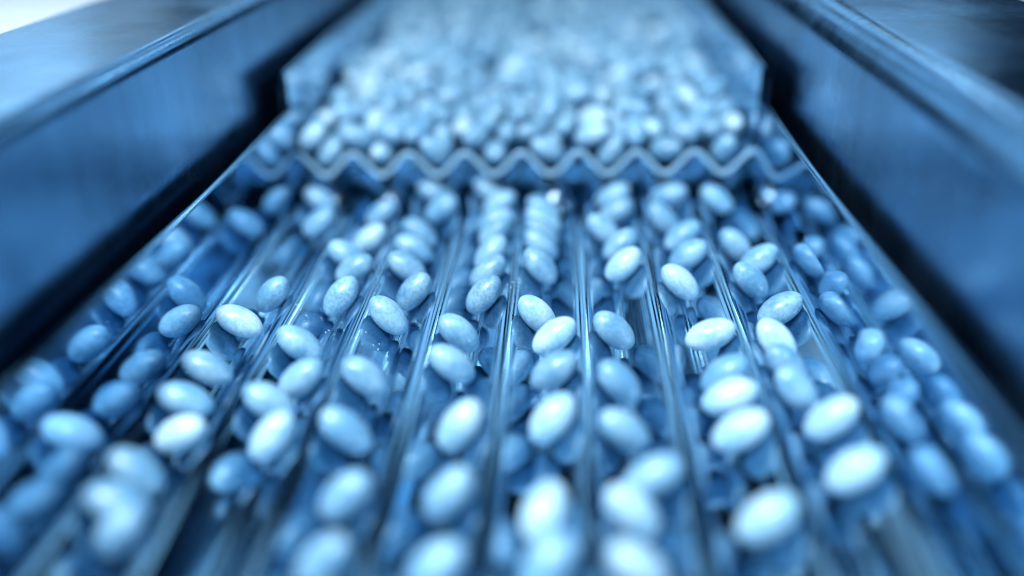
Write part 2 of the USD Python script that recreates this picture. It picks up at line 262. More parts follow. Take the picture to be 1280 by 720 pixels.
# tablets on the upper tray, settled into a heap: place and turn
HEAP = [
    (-3.717, 0.213, 0.232, 0.731, -0.245, 0.318, -0.552), (0.435, 0.221, -0.046, 0.316, 0.481, 0.729, 0.37), (1.234, 0.225, 0.21, 0.28, -0.418, 0.382, -0.776),
    (-1.57, 0.226, -0.055, 0.059, 0.724, 0.606, 0.325), (1.572, 0.228, -0.057, 0.15, -0.517, -0.777, 0.326), (-3.428, 0.23, -0.058, 0.352, 0.776, -0.502, -0.149),
    (-2.902, 0.234, 0.201, 0.676, -0.074, -0.58, 0.449), (2.516, 0.253, -0.058, 0.566, -0.093, 0.655, -0.492), (3.531, 0.254, -0.069, 0.926, 0.312, 0.049, 0.209),
    (-2.35, 0.254, 0.277, 0.153, 0.423, -0.466, -0.762), (1.987, 0.298, 0.258, 0.316, 0.561, 0.676, -0.357), (-0.808, 0.299, 0.171, 0.66, 0.356, -0.571, 0.334),
    (-2.507, 0.311, -0.115, 0.203, -0.123, 0.781, 0.578), (-0.492, 0.322, -0.127, 0.671, 0.684, -0.141, 0.251), (3.341, 0.424, 0.269, 0.36, -0.015, -0.697, 0.62),
    (2.823, 0.434, 0.2, 0.534, -0.624, -0.121, 0.557), (-1.859, 0.462, 0.216, 0.097, -0.455, -0.651, 0.599), (0.175, 0.505, 0.184, 0.435, -0.781, -0.008, -0.447),
    (-1.482, 0.654, -0.036, 0.072, 0.138, -0.987, 0.04), (2.24, 0.658, 0.162, 0.027, -0.393, 0.524, -0.755), (-3.18, 0.668, 0.177, 0.279, 0.321, -0.542, 0.725),
    (-2.204, 0.694, 0.169, 0.193, 0.762, 0.381, -0.487), (-3.77, 0.7, 0.207, 0.339, -0.816, 0.296, 0.362), (-0.273, 0.715, 0.109, 0.561, 0.475, -0.477, 0.483),
    (-1.09, 0.719, 0.199, 0.763, 0.638, 0.07, 0.075), (0.503, 0.761, -0.129, 0.497, -0.491, -0.521, -0.49), (1.762, 0.785, 0.137, 0.039, 0.073, -0.631, 0.771),
    (-0.01, 0.823, 0.434, 0.342, -0.535, -0.527, -0.565), (3.17, 0.835, 0.177, 0.574, 0.111, -0.652, 0.483), (-0.675, 0.837, 0.226, 0.104, -0.549, 0.646, 0.52),
    (-1.454, 0.974, 0.347, 0.676, 0.187, -0.463, 0.542), (1.998, 0.975, 0.453, 0.626, 0.015, -0.722, -0.294), (1.256, 0.99, 0.203, 0.522, -0.64, -0.563, 0.032),
    (2.771, 0.99, 0.174, 0.417, 0.412, 0.394, -0.708), (3.765, 1.031, 0.136, 0.682, 0.538, -0.212, 0.447), (-1.824, 1.035, 0.191, 0.611, -0.44, 0.235, 0.614),
    (0.749, 1.066, 0.124, 0.76, 0.621, -0.079, 0.176), (0.274, 1.082, 0.114, 0.443, -0.304, 0.672, 0.51), (-3.227, 1.092, 0.398, 0.526, -0.205, 0.797, 0.217),
    (-2.293, 1.129, 0.18, 0.523, -0.173, -0.532, 0.643), (2.267, 1.148, 0.157, 0.367, -0.282, 0.617, -0.637), (-2.771, 1.161, 0.201, 0.288, 0.674, 0.569, -0.374),
    (-3.734, 1.167, 0.222, 0.03, -0.374, 0.329, -0.867), (-0.517, 1.294, 0.416, 0.155, -0.095, -0.606, -0.774), (3.242, 1.296, 0.294, 0.195, -0.461, 0.242, -0.831),
    (1.791, 1.339, 0.23, 0.205, 0.922, 0.298, -0.141), (-1.179, 1.397, 0.182, 0.399, 0.074, -0.707, -0.579), (1.284, 1.442, 0.18, 0.043, 0.695, -0.385, -0.605),
    (2.731, 1.479, 0.242, 0.537, 0.347, -0.167, -0.751), (-0.763, 1.517, 0.14, 0.343, 0.604, -0.548, 0.466), (0.494, 1.545, 0.406, 0.902, -0.429, 0.034, 0.014),
    (3.734, 1.555, 0.246, 0.663, 0.413, -0.608, 0.139), (-2.237, 1.684, 0.138, 0.497, -0.592, -0.405, -0.488), (-2.564, 1.698, 0.406, 0.871, -0.316, 0.284, 0.247),
    (1.481, 1.744, 0.452, 0.41, 0.161, -0.534, 0.722), (0.763, 1.746, 0.147, 0.783, 0.449, 0.412, -0.124), (-0.177, 1.768, 0.17, 0.692, -0.691, 0.116, -0.172),
    (-0.545, 1.896, 0.339, 0.398, -0.698, -0.593, -0.044), (2.723, 1.896, 0.236, 0.385, -0.04, 0.918, -0.089), (1.006, 1.923, 0.496, 0.225, -0.612, 0.17, -0.739),
    (-3.544, 1.929, 0.478, 0.258, -0.224, 0.597, 0.726), (2.272, 1.953, 0.502, 0.004, 0.128, -0.808, -0.575), (-2.913, 1.966, 0.469, 0.648, 0.742, 0.058, -0.163),
    (-1.204, 1.983, 0.158, 0.045, -0.117, -0.615, -0.779), (3.755, 2.028, 0.138, 0.377, 0.299, -0.828, 0.288), (1.877, 2.08, 0.265, 0.944, 0.321, 0.05, -0.058),
    (3.059, 2.082, 0.418, 0.528, 0.702, 0.477, 0.005), (-2.346, 2.121, 0.349, 0.242, -0.283, -0.925, 0.075), (-1.953, 2.177, 0.21, 0.38, 0.092, 0.668, -0.633),
    (0.141, 2.219, 0.354, 0.258, -0.005, -0.693, 0.674), (-0.293, 2.263, 0.226, 0.213, 0.361, -0.199, -0.886), (-1.481, 2.309, 0.408, 0.731, -0.345, 0.539, -0.236),
    (3.585, 2.313, 0.443, 0.087, 0.744, 0.426, -0.508), (-0.869, 2.338, 0.209, 0.517, 0.017, -0.443, -0.732), (0.94, 2.393, 0.55, 0.648, -0.544, 0.518, 0.124),
    (1.966, 2.45, 0.462, 0.573, -0.236, -0.5, 0.606), (-3.125, 2.453, 0.485, 0.489, 0.431, 0.358, 0.668), (-2.525, 2.482, 0.479, 0.16, -0.667, -0.403, -0.605),
    (-2.026, 2.529, 0.528, 0.668, -0.693, -0.246, 0.113), (0.581, 2.617, 0.424, 0.331, -0.079, -0.73, 0.592), (0.051, 2.681, 0.53, 0.39, -0.647, 0.483, -0.442),
    (-0.663, 2.802, 0.246, 0.165, -0.237, 0.668, 0.686), (-1.018, 2.878, 0.478, 0.521, -0.769, 0.173, 0.328), (2.811, 2.919, 0.221, 0.104, 0.099, -0.378, 0.915),
    (3.458, 2.964, 0.495, 0.236, 0.837, 0.438, 0.229), (-0.3, 2.987, 0.498, 0.223, 0.596, 0.504, 0.585), (-2.471, 2.988, 0.525, 0.042, -0.298, -0.934, -0.191),
    (2.002, 2.993, 0.445, 0.239, -0.697, -0.318, -0.596), (-3.254, 3.031, 0.586, 0.605, -0.568, -0.544, 0.125), (0.472, 3.101, 0.529, 0.16, -0.135, -0.844, 0.493),
    (3.039, 3.234, 0.508, 0.482, -0.65, 0.092, -0.58), (2.619, 3.305, 0.298, 0.196, -0.815, -0.213, -0.502), (0.058, 3.329, 0.56, 0.538, 0.07, 0.489, -0.683),
    (-2.959, 3.39, 0.495, 0.742, -0.665, -0.078, -0.048), (1.089, 3.403, 0.437, 0.621, -0.235, -0.595, 0.453), (2.391, 3.422, 0.664, 0.695, 0.345, -0.63, -0.026),
    (-0.555, 3.46, 0.42, 0.883, 0.447, -0.085, -0.115), (-3.506, 3.517, 0.426, 0.73, 0.44, -0.356, -0.382), (1.964, 3.558, 0.461, 0.426, 0.41, 0.63, 0.503),
    (-1.571, 3.623, 0.472, 0.537, -0.595, 0.36, 0.478), (-2.392, 3.751, 0.443, 0.465, 0.347, -0.812, -0.057), (2.934, 3.807, 0.547, 0.058, 0.043, 0.762, 0.644),
    (-0.239, 3.824, 0.621, 0.13, 0.518, 0.3, 0.79), (0.292, 3.842, 0.548, 0.722, -0.558, 0.254, -0.323), (-1.117, 3.998, 0.462, 0.762, 0.451, -0.015, 0.465),
    (-3.784, 4.046, 0.637, 0.756, -0.614, 0.19, 0.128), (1.483, 4.11, 0.379, 0.91, 0.214, -0.255, -0.248), (-2.669, 4.167, 0.376, 0.245, -0.456, 0.286, 0.806),
    (-2.194, 4.355, 0.49, 0.312, -0.64, 0.177, -0.68), (1.854, 4.389, 0.607, 0.674, -0.604, 0.306, -0.296), (2.941, 4.408, 0.47, 0.151, -0.809, -0.173, 0.541),
    (1.336, 4.484, 0.533, 0.286, -0.856, -0.269, -0.336), (-1.25, 4.489, 0.385, 0.08, 0.568, -0.122, 0.81), (-3.368, 4.542, 0.496, 0.654, 0.32, 0.684, -0.041),
    (3.495, 4.545, 0.464, 0.405, 0.588, -0.506, 0.484), (0.906, 4.577, 0.494, 0.736, -0.66, 0.046, 0.145), (-0.913, 4.718, 0.672, 0.23, -0.747, -0.303, -0.545),
    (-2.951, 4.734, 0.516, 0.225, 0.157, -0.392, 0.878), (-0.505, 4.794, 0.412, 0.542, 0.443, 0.54, -0.467), (-2.534, 4.802, 0.424, 0.729, 0.611, 0.192, -0.243),
    (3.039, 4.829, 0.503, 0.645, -0.318, 0.668, -0.193), (-2.059, 4.831, 0.477, 0.01, -0.412, 0.436, 0.8), (-1.547, 4.886, 0.487, 0.753, -0.624, 0.138, -0.154),
    (2.092, 4.94, 0.517, 0.74, 0.67, -0.06, -0.014), (1.416, 5.11, 0.5, 0.184, 0.454, -0.063, -0.87), (-3.752, 5.128, 0.582, 0.725, 0.607, 0.077, 0.317),
    (-3.221, 5.137, 0.468, 0.155, 0.689, 0.467, 0.532), (0.535, 5.179, 0.58, 0.454, 0.281, -0.743, -0.403), (-1.816, 5.291, 0.502, 0.566, 0.114, 0.665, 0.473),
    (1.054, 5.374, 0.443, 0.698, 0.539, -0.382, -0.276), (1.81, 5.417, 0.535, 0.332, 0.619, -0.489, -0.518), (-2.145, 5.559, 0.544, 0.011, 0.74, 0.67, 0.056),
    (1.355, 5.629, 0.712, 0.248, -0.505, 0.511, 0.65), (-1.695, 5.661, 0.783, 0.033, 0.923, -0.015, -0.384), (-3.028, 5.74, 0.498, 0.427, 0.325, 0.546, 0.643),
    (2.573, 5.743, 0.42, 0.827, -0.106, 0.544, -0.091), (-0.244, 5.781, 0.469, 0.514, 0.189, -0.74, -0.391), (-2.436, 5.934, 0.542, 0.296, -0.357, 0.321, -0.826),
    (3.484, 5.936, 0.475, 0.713, -0.071, 0.639, 0.28), (1.043, 6.024, 0.519, 0.518, -0.766, 0.375, 0.061), (-0.452, 6.293, 0.458, 0.45, -0.691, -0.477, -0.303),
    (2.216, 6.304, 0.525, 0.465, 0.385, 0.395, 0.693), (-1.433, 6.325, 0.525, 0.161, 0.921, -0.322, 0.15), (0.04, 6.338, 0.511, 0.825, -0.281, 0.491, 0.004),
    (1.643, 6.386, 0.497, 0.672, 0.053, -0.719, 0.167), (0.805, 6.405, 0.527, 0.056, 0.002, -0.187, 0.981), (-2.824, 6.423, 0.528, 0.4, 0.572, -0.499, -0.514),
    (3.118, 6.461, 0.568, 0.92, 0.23, 0.243, -0.203), (-3.418, 6.472, 0.424, 0.446, 0.625, 0.514, 0.381), (1.45, 6.763, 0.671, 0.548, -0.564, 0.544, 0.292),
    (-0.387, 6.81, 0.517, 0.346, 0.255, -0.627, -0.65), (-1.003, 6.862, 0.546, 0.812, -0.04, -0.569, 0.127), (0.597, 6.864, 0.541, 0.244, 0.752, -0.5, 0.353),
    (-3.076, 6.892, 0.493, 0.614, 0.673, -0.389, -0.137), (2.241, 7.163, 0.587, 0.326, 0.515, -0.153, 0.778), (-0.884, 7.392, 0.522, 0.13, -0.264, -0.767, -0.57),
    (3.081, 7.484, 0.554, 0.397, -0.428, -0.448, 0.677), (1.838, 7.515, 0.587, 0.261, -0.809, 0.161, -0.502), (-3.422, 7.523, 0.394, 0.779, 0.348, 0.488, 0.185),
    (3.693, 7.531, 0.512, 0.447, -0.574, 0.162, -0.666), (-1.764, 7.584, 0.755, 0.035, 0.726, 0.489, 0.481), (-0.401, 7.593, 0.527, 0.763, -0.099, -0.637, -0.038),
    (0.471, 7.733, 0.484, 0.429, 0.077, -0.886, 0.157), (-2.605, 7.804, 0.493, 0.741, -0.514, -0.43, 0.042), (3.774, 8.15, 0.564, 0.25, 0.715, -0.482, 0.441),
    (-3.537, 8.21, 0.484, 0.525, 0.433, 0.454, -0.575), (-1.637, 8.381, 0.588, 0.163, 0.303, 0.937, 0.068), (-2.68, 8.464, 0.539, 0.323, -0.513, -0.219, -0.765),
    (-0.941, 8.539, 0.559, 0.646, -0.69, 0.054, -0.323), (-0.037, 8.559, 0.546, 0.749, 0.393, -0.239, 0.477), (2.999, 8.599, 0.782, 0.578, 0.378, -0.448, 0.567),
    (0.33, 8.793, 0.562, 0.601, 0.086, 0.469, -0.642), (-3.031, 8.828, 0.555, 0.099, 0.057, 0.62, 0.776), (2.692, 8.872, 0.583, 0.349, 0.426, 0.445, -0.707),
    (-1.62, 9.006, 0.603, 0.614, 0.114, -0.763, -0.164), (-3.601, 9.072, 0.604, 0.422, 0.516, 0.452, 0.592), (0.352, 9.365, 0.589, 0.483, 0.759, 0.336, -0.277),
    (-1.958, 9.37, 0.721, 0.101, -0.073, -0.731, 0.671), (1.087, 9.435, 0.544, 0.013, 0.223, -0.559, 0.799), (-0.947, 9.474, 0.485, 0.23, 0.693, -0.683, 0.024),
    (1.736, 9.557, 0.537, 0.591, -0.72, 0.063, 0.359), (3.748, 9.617, 0.553, 0.543, -0.324, -0.08, 0.771), (-3.332, 9.85, 0.561, 0.514, 0.654, 0.23, -0.505),
    (-2.541, 10.01, 0.519, 0.765, 0.534, -0.265, -0.245), (-1.278, 10.039, 0.537, 0.479, 0.764, -0.429, 0.054), (-2.167, 10.081, 0.75, 0.408, -0.518, -0.49, -0.57),
    (1.081, 10.124, 0.567, 0.433, 0.454, 0.618, -0.474), (3.037, 10.48, 0.576, 0.179, 0.659, 0.192, -0.705), (-3.698, 10.612, 0.595, 0.569, -0.644, 0.402, -0.315),
    (0.976, 10.771, 0.514, 0.732, 0.664, -0.151, -0.032), (-0.625, 10.777, 0.53, 0.096, 0.449, 0.631, 0.625), (1.841, 10.789, 0.536, 0.459, -0.695, 0.014, -0.553),
    (0.328, 10.858, 0.525, 0.004, -0.788, -0.157, -0.595), (2.352, 11.034, 0.513, 0.444, 0.261, -0.665, -0.541), (1.427, 11.062, 0.527, 0.692, 0.673, -0.062, -0.254),
    (3.728, 11.193, 0.581, 0.271, 0.672, 0.262, -0.637), (-2.874, 11.337, 0.578, 0.112, -0.03, -0.548, 0.828), (1.002, 11.424, 0.534, 0.17, -0.351, -0.686, 0.614),
    (-3.28, 11.511, 0.81, 0.447, -0.716, -0.157, 0.513), (-1.768, 11.569, 0.769, 0.165, -0.585, -0.071, -0.791), (-3.795, 11.575, 0.589, 0.557, 0.554, 0.468, -0.405),
    (1.601, 11.947, 0.561, 0.318, 0.158, -0.876, -0.327), (0.014, 12.037, 0.513, 0.099, 0.459, -0.538, 0.699), (-0.458, 12.063, 0.497, 0.731, -0.678, 0.032, 0.072),
    (3.452, 12.306, 0.563, 0.365, 0.846, 0.161, 0.352), (-0.988, 12.413, 0.495, 0.579, 0.355, 0.732, 0.046), (-2.179, 12.603, 0.602, 0.507, -0.804, -0.183, -0.251),
    (3.782, 12.9, 0.536, 0.527, 0.765, 0.227, -0.292), (0.481, 12.947, 0.441, 0.09, 0.121, 0.733, -0.663), (1.455, 13.119, 0.408, 0.116, -0.908, 0.298, -0.272),
    (-0.942, 13.43, 0.484, 0.593, -0.08, -0.788, -0.147), (-3.074, 13.447, 0.56, 0.215, 0.241, 0.547, -0.772), (1.89, 13.698, 0.586, 0.746, 0.602, 0.008, -0.284),
    (0.339, 14.038, 0.467, 0.232, 0.438, 0.088, -0.864), (-1.959, 14.598, 0.586, 0.546, 0.452, 0.632, 0.314), (0.859, 14.726, 0.534, 0.812, 0.054, 0.566, 0.135),]
REST = [
    (-0.048, 5.247, 0.485, 0.359, 0.28, -0.477, 0.752), (-0.993, 11.808, 0.427, 0.382, -0.525, 0.075, 0.757), (0.029, 4.654, 0.528, 0.197, 0.504, -0.616, -0.572),
    (2.712, 6.95, 0.408, 0.606, -0.205, 0.635, -0.432), (1.672, 3.758, 0.198, 0.872, 0.102, -0.477, -0.029), (2.536, 7.866, 0.432, 0.383, -0.324, -0.843, 0.197),
    (2.246, 8.863, 0.516, 0.387, 0.874, 0.059, 0.289), (-0.812, 5.034, 0.172, 0.589, -0.508, 0.534, 0.33), (2.097, 11.984, 0.584, 0.311, -0.742, -0.542, 0.244),
    (2.761, 2.363, 0.164, 0.306, -0.144, 0.451, 0.826), (-1.489, 13.822, 0.462, 0.579, 0.418, 0.272, -0.645), (0.327, 15.103, 0.572, 0.908, -0.209, -0.228, -0.282),
    (2.567, 13.169, 0.497, 0.234, -0.823, 0.028, 0.516), (0.903, 12.814, 0.503, 0.434, -0.18, 0.702, 0.535), (-1.997, 3.609, 0.225, 0.129, 0.611, -0.518, -0.585),
    (0.948, 8.096, 0.535, 0.041, -0.327, -0.728, 0.601), (-1.07, 5.168, 0.558, 0.116, 0.098, -0.498, -0.854), (-0.513, 10.366, 0.346, 0.316, -0.622, -0.563, -0.443),
    (-1.223, 15.736, 0.523, 0.339, -0.041, -0.858, -0.384), (-0.591, 9.018, 0.441, 0.438, 0.567, 0.666, 0.208), (-2.533, 5.434, 0.414, 0.801, -0.585, -0.1, -0.077),
    (-2.991, 10.397, 0.312, 0.02, 0.296, -0.93, -0.215), (2.864, 14.419, 0.617, 0.136, -0.692, -0.338, 0.623), (2.122, 10.474, 0.479, 0.575, -0.073, -0.754, 0.309),
    (-0.976, 5.644, 0.552, 0.649, 0.426, 0.272, 0.568), (0.003, 9.616, 0.531, 0.168, -0.397, -0.652, -0.623), (-0.471, 14.66, 0.397, 0.577, 0.284, 0.426, -0.637),
    (3.49, 0.782, -0.113, 0.454, -0.758, -0.34, -0.322), (2.008, 15.412, 0.476, 0.678, 0.524, -0.497, -0.135), (-1.521, 15.445, 0.56, 0.865, -0.101, -0.275, -0.407),
    (-0.199, 2.693, 0.169, 0.061, -0.574, 0.47, 0.668), (-3.215, 10.74, 0.413, 0.708, 0.136, 0.137, 0.68), (3.335, 12.797, 0.574, 0.46, 0.693, 0.555, -0.033),
    (-0.146, 10.156, 0.461, 0.792, -0.609, 0.028, 0.013), (-2.949, 15.64, 0.528, 0.269, 0.527, -0.428, -0.683), (3.742, 5.139, 0.255, 0.186, 0.059, 0.978, 0.075),
    (2.964, 10.903, 0.551, 0.652, -0.103, -0.742, 0.119), (1.336, 13.543, 0.504, 0.31, -0.723, -0.06, 0.615), (2.007, 11.565, 0.512, 0.075, -0.734, 0.425, 0.525),
    (2.015, 3.996, 0.489, 0.155, 0.542, 0.307, 0.767), (1.073, 14.15, 0.484, 0.322, -0.227, 0.663, -0.636), (2.481, 15.153, 0.441, 0.032, -0.344, -0.325, 0.88),
    (-1.635, 10.364, 0.657, 0.028, 0.652, 0.343, 0.676), (3.427, 7.034, 0.443, 0.358, 0.373, -0.53, 0.672), (-2.542, 0.853, -0.091, 0.38, 0.02, -0.481, 0.79),
    (-1.348, 8.708, 0.386, 0.683, 0.265, 0.353, -0.582), (-2.973, 7.636, 0.304, 0.221, -0.182, -0.947, -0.147), (-3.424, 11.184, 0.579, 0.633, -0.166, 0.749, -0.104),
    (-3.48, 8.746, 0.364, 0.916, 0.191, 0.298, -0.19), (2.468, 12.248, 0.507, 0.026, 0.089, -0.829, -0.552), (-1.478, 5.73, 0.429, 0.536, 0.842, 0.048, -0.045),
    (3.371, 4.046, 0.39, 0.502, 0.647, 0.144, 0.555), (1.855, 10.047, 0.459, 0.37, -0.175, 0.911, 0.043), (-2.052, 3.079, 0.387, 0.648, -0.558, -0.175, -0.488),
    (-0.998, 7.925, 0.497, 0.396, -0.097, -0.76, 0.506), (0.443, 4.834, 0.345, 0.646, 0.364, 0.266, -0.616), (-1.014, 6.173, 0.464, 0.452, 0.681, 0.523, -0.242),
    (-2.425, 15.002, 0.526, 0.284, 0.035, -0.803, -0.523), (-3.465, 15.436, 0.454, 0.424, 0.101, -0.67, -0.601), (-3.775, 14.424, 0.531, 0.695, -0.668, -0.251, -0.086),
    (-2.611, 13.512, 0.537, 0.435, 0.355, -0.523, 0.642), (2.899, 13.974, 0.572, 0.734, 0.508, -0.104, -0.439), (-2.622, 9.264, 0.507, 0.8, -0.413, 0.419, -0.122),
    (2.979, 13.39, 0.53, 0.383, -0.168, -0.388, -0.821), (3.788, 4.629, 0.176, 0.345, -0.367, -0.557, -0.661), (2.753, 11.861, 0.443, 0.185, -0.438, -0.803, -0.36),
    (0.255, 1.786, 0.127, 0.467, 0.555, 0.39, -0.567), (1.472, 15.143, 0.435, 0.386, 0.773, -0.196, 0.464), (2.633, 9.913, 0.468, 0.581, 0.579, -0.481, -0.309),
    (-2.657, 12.714, 0.475, 0.495, 0.488, 0.609, 0.382), (1.3, 7.229, 0.581, 0.722, -0.092, 0.681, 0.08), (3.531, 3.558, 0.355, 0.722, 0.114, 0.473, -0.492),
    (3.262, 8.799, 0.466, 0.637, -0.708, -0.267, -0.149), (-2.103, 6.822, 0.455, 0.335, -0.498, -0.712, -0.364), (-0.158, 13.22, 0.451, 0.006, 0.306, -0.659, -0.687),
    (3.787, 7.235, 0.236, 0.955, 0.261, -0.056, 0.126), (0.349, 11.272, 0.559, 0.586, -0.279, 0.712, -0.268), (1.416, 10.225, 0.334, 0.15, -0.967, 0.071, 0.192),
    (-2.467, 11.572, 0.528, 0.498, 0.819, 0.129, 0.255), (1.735, 7.082, 0.398, 0.432, -0.837, -0.276, 0.192), (3.5, 1.4, -0.13, 0.457, 0.538, 0.456, -0.542),
    (-3.79, 15.156, 0.501, 0.667, -0.141, 0.219, 0.698), (-1.005, 14.97, 0.486, 0.377, 0.522, -0.539, 0.543), (-3.767, 12.823, 0.59, 0.688, -0.69, 0.214, -0.075),
    (-0.083, 14.03, 0.308, 0.195, -0.875, 0.435, -0.092), (0.641, 8.449, 0.483, 0.509, 0.544, -0.659, -0.106), (2.171, 9.612, 0.533, 0.232, 0.128, 0.701, -0.662),
    (-0.557, 5.36, 0.417, 0.296, -0.307, 0.542, -0.724), (3.388, 7.955, 0.465, 0.807, -0.21, -0.359, 0.42), (-3.23, 2.111, 0.193, 0.719, -0.477, -0.401, 0.307),
    (0.81, 2.266, 0.167, 0.049, -0.277, 0.614, -0.737), (2.514, 0.805, -0.121, 0.679, 0.669, -0.098, 0.286), (-1.781, 4.396, 0.23, 0.845, 0.085, 0.513, -0.128),
    (-3.777, 2.113, 0.15, 0.645, -0.763, -0.035, -0.036), (0.89, 12.051, 0.48, 0.012, -0.07, -0.769, -0.636), (0.569, 5.609, 0.478, 0.406, 0.545, -0.632, -0.374),
    (-0.027, 4.226, 0.55, 0.821, -0.101, -0.559, 0.061), (-3.499, 6.956, 0.338, 0.423, 0.703, 0.421, -0.387), (-0.507, 1.068, -0.128, 0.66, -0.549, 0.326, 0.397),
    (-2.194, 13.861, 0.547, 0.763, 0.464, -0.441, 0.091), (-1.79, 1.574, 0.155, 0.565, 0.779, 0.272, -0.029), (3.407, 14.582, 0.432, 0.164, 0.118, 0.288, -0.936),
    (-1.605, 12.337, 0.533, 0.701, -0.109, 0.697, -0.101), (-3.704, 2.585, 0.304, 0.559, -0.682, -0.255, 0.397), (2.962, 11.32, 0.565, 0.622, 0.258, -0.683, -0.283),
    (0.554, 7.3, 0.421, 0.772, -0.392, 0.059, -0.496), (-1.938, 7.27, 0.527, 0.891, 0.399, -0.184, -0.115), (2.962, 12.621, 0.46, 0.175, 0.008, 0.579, -0.796),
    (3.596, 9.112, 0.492, 0.049, 0.438, -0.666, -0.602), (-1.505, 7.896, 0.406, 0.606, 0.734, -0.263, 0.158), (1.111, 6.799, 0.444, 0.165, -0.664, -0.586, -0.434),
    (-1.016, 13.962, 0.503, 0.521, 0.198, -0.64, -0.529), (2.358, 5.287, 0.313, 0.91, -0.406, 0.076, 0.03), (3.724, 10.192, 0.547, 0.232, -0.326, -0.415, 0.817),
    (-1.15, 14.48, 0.466, 0.125, -0.702, 0.199, 0.672), (0.745, 3.984, 0.253, 0.021, -0.241, -0.142, 0.96), (1.032, 7.593, 0.509, 0.534, -0.519, -0.457, 0.487),
    (-0.926, 3.313, 0.252, 0.588, -0.155, -0.395, -0.689), (-1.234, 3.719, 0.166, 0.678, 0.355, 0.592, 0.253), (-1.304, 3.162, 0.185, 0.455, -0.425, 0.228, 0.749),
    (-1.518, 14.966, 0.428, 0.475, -0.856, -0.088, 0.186), (3.408, 11.445, 0.374, 0.625, 0.686, 0.317, -0.196), (2.513, 14.632, 0.369, 0.559, -0.319, 0.544, 0.538),
    (-0.413, 4.094, 0.334, 0.351, -0.193, 0.915, -0.041), (3.71, 14.261, 0.456, 0.719, -0.516, 0.298, -0.357), (-0.99, 12.898, 0.407, 0.908, -0.162, 0.331, 0.2),
    (-0.127, 1.271, 0.202, 0.464, -0.087, -0.875, 0.111), (0.548, 10.093, 0.413, 0.418, 0.605, -0.35, 0.581), (1.438, 2.368, 0.307, 0.81, 0.451, 0.365, -0.085),
    (1.927, 8.437, 0.413, 0.086, 0.037, -0.053, -0.994), (-0.493, 1.696, -0.128, 0.327, 0.397, 0.659, -0.549), (-3.418, 1.246, -0.048, 0.567, -0.363, 0.222, -0.705),
    (2.487, 12.765, 0.459, 0.172, -0.797, 0.459, -0.353), (-2.545, 10.499, 0.482, 0.225, -0.743, -0.328, -0.539), (1.491, 8.147, 0.502, 0.766, -0.626, 0.133, 0.059),
    (3.02, 8.302, 0.437, 0.021, 0.006, -0.745, -0.667), (-0.497, 8.483, 0.391, 0.625, -0.2, -0.441, -0.612), (0.16, 15.517, 0.518, 0.626, -0.234, 0.698, -0.258),
    (-0.263, 15.535, 0.254, 0.23, -0.12, 0.964, 0.061), (-3.104, 1.596, 0.199, 0.555, 0.578, -0.117, 0.587), (3.689, 6.591, 0.244, 0.556, -0.23, -0.655, 0.457),
    (0.685, 8.991, 0.428, 0.709, 0.45, 0.244, 0.485), (0.036, 14.784, 0.386, 0.81, -0.145, -0.47, 0.319), (1.781, 3.256, 0.154, 0.055, 0.028, -0.696, 0.716),
    (2.304, 2.301, 0.154, 0.768, -0.546, 0.126, -0.31), (1.335, 3.124, 0.183, 0.612, -0.12, 0.465, -0.628), (-0.596, 14.104, 0.286, 0.133, 0.836, -0.028, -0.531),
    (-2.908, 11.948, 0.545, 0.646, -0.44, 0.425, 0.457), (-3.496, 0.726, -0.115, 0.173, -0.191, -0.556, -0.79), (1.63, 9.192, 0.286, 0.939, 0.012, -0.277, 0.204),
    (1.251, 1.962, 0.128, 0.552, -0.474, 0.34, 0.596), (-3.783, 7.247, 0.157, 0.653, -0.672, -0.176, -0.3), (1.556, 13.908, 0.424, 0.255, 0.334, 0.842, -0.338),
    (-3.767, 3.127, 0.218, 0.055, 0.314, -0.843, -0.433), (3.651, 15.547, 0.333, 0.382, -0.363, -0.704, 0.477), (-3.01, 14.512, 0.433, 0.141, -0.472, -0.388, -0.778),
    (-0.79, 3.937, 0.175, 0.633, -0.358, -0.619, -0.295), (-3.792, 8.491, 0.164, 0.256, -0.3, -0.736, -0.551), (-0.608, 9.799, 0.259, 0.617, -0.573, 0.123, -0.526),
    (-1.998, 11.238, 0.5, 0.111, -0.78, 0.333, -0.518), (0.901, 10.373, 0.241, 0.494, 0.4, 0.756, 0.156), (-2.662, 8.831, 0.304, 0.065, -0.525, -0.135, -0.838),
    (2.019, 7.963, 0.525, 0.132, -0.42, 0.609, -0.66), (-2.281, 10.906, 0.574, 0.238, 0.027, -0.948, -0.208), (-0.7, 6.792, 0.168, 0.22, -0.206, 0.479, -0.824),
    (2.001, 13.04, 0.426, 0.291, -0.663, 0.243, -0.646), (1.373, 9.715, 0.285, 0.087, -0.131, 0.791, 0.592), (-2.118, 9.361, 0.345, 0.573, 0.653, -0.154, -0.469),
    (3.248, 6.204, 0.249, 0.065, 0.731, 0.245, 0.633), (-1.854, 9.936, 0.512, 0.841, 0.488, 0.188, -0.136), (3.796, 6.091, 0.158, 0.341, -0.511, 0.591, 0.523),
    (0.508, 1.519, -0.126, 0.242, 0.157, 0.658, -0.696), (-3.516, 12.192, 0.537, 0.588, -0.605, -0.353, 0.405), (2.929, 9.336, 0.484, 0.35, -0.314, 0.617, -0.632),
    (-2.363, 8.34, 0.259, 0.7, -0.452, 0.515, -0.201), (3.209, 2.427, 0.162, 0.384, 0.435, 0.635, -0.51), (2.194, 1.693, 0.172, 0.424, 0.656, -0.05, -0.623),
    (-0.712, 15.136, 0.225, 0.404, -0.521, -0.722, 0.212), (3.355, 9.573, 0.392, 0.664, 0.259, -0.276, -0.644), (1.634, 1.716, 0.024, 0.442, 0.642, 0.481, -0.401),
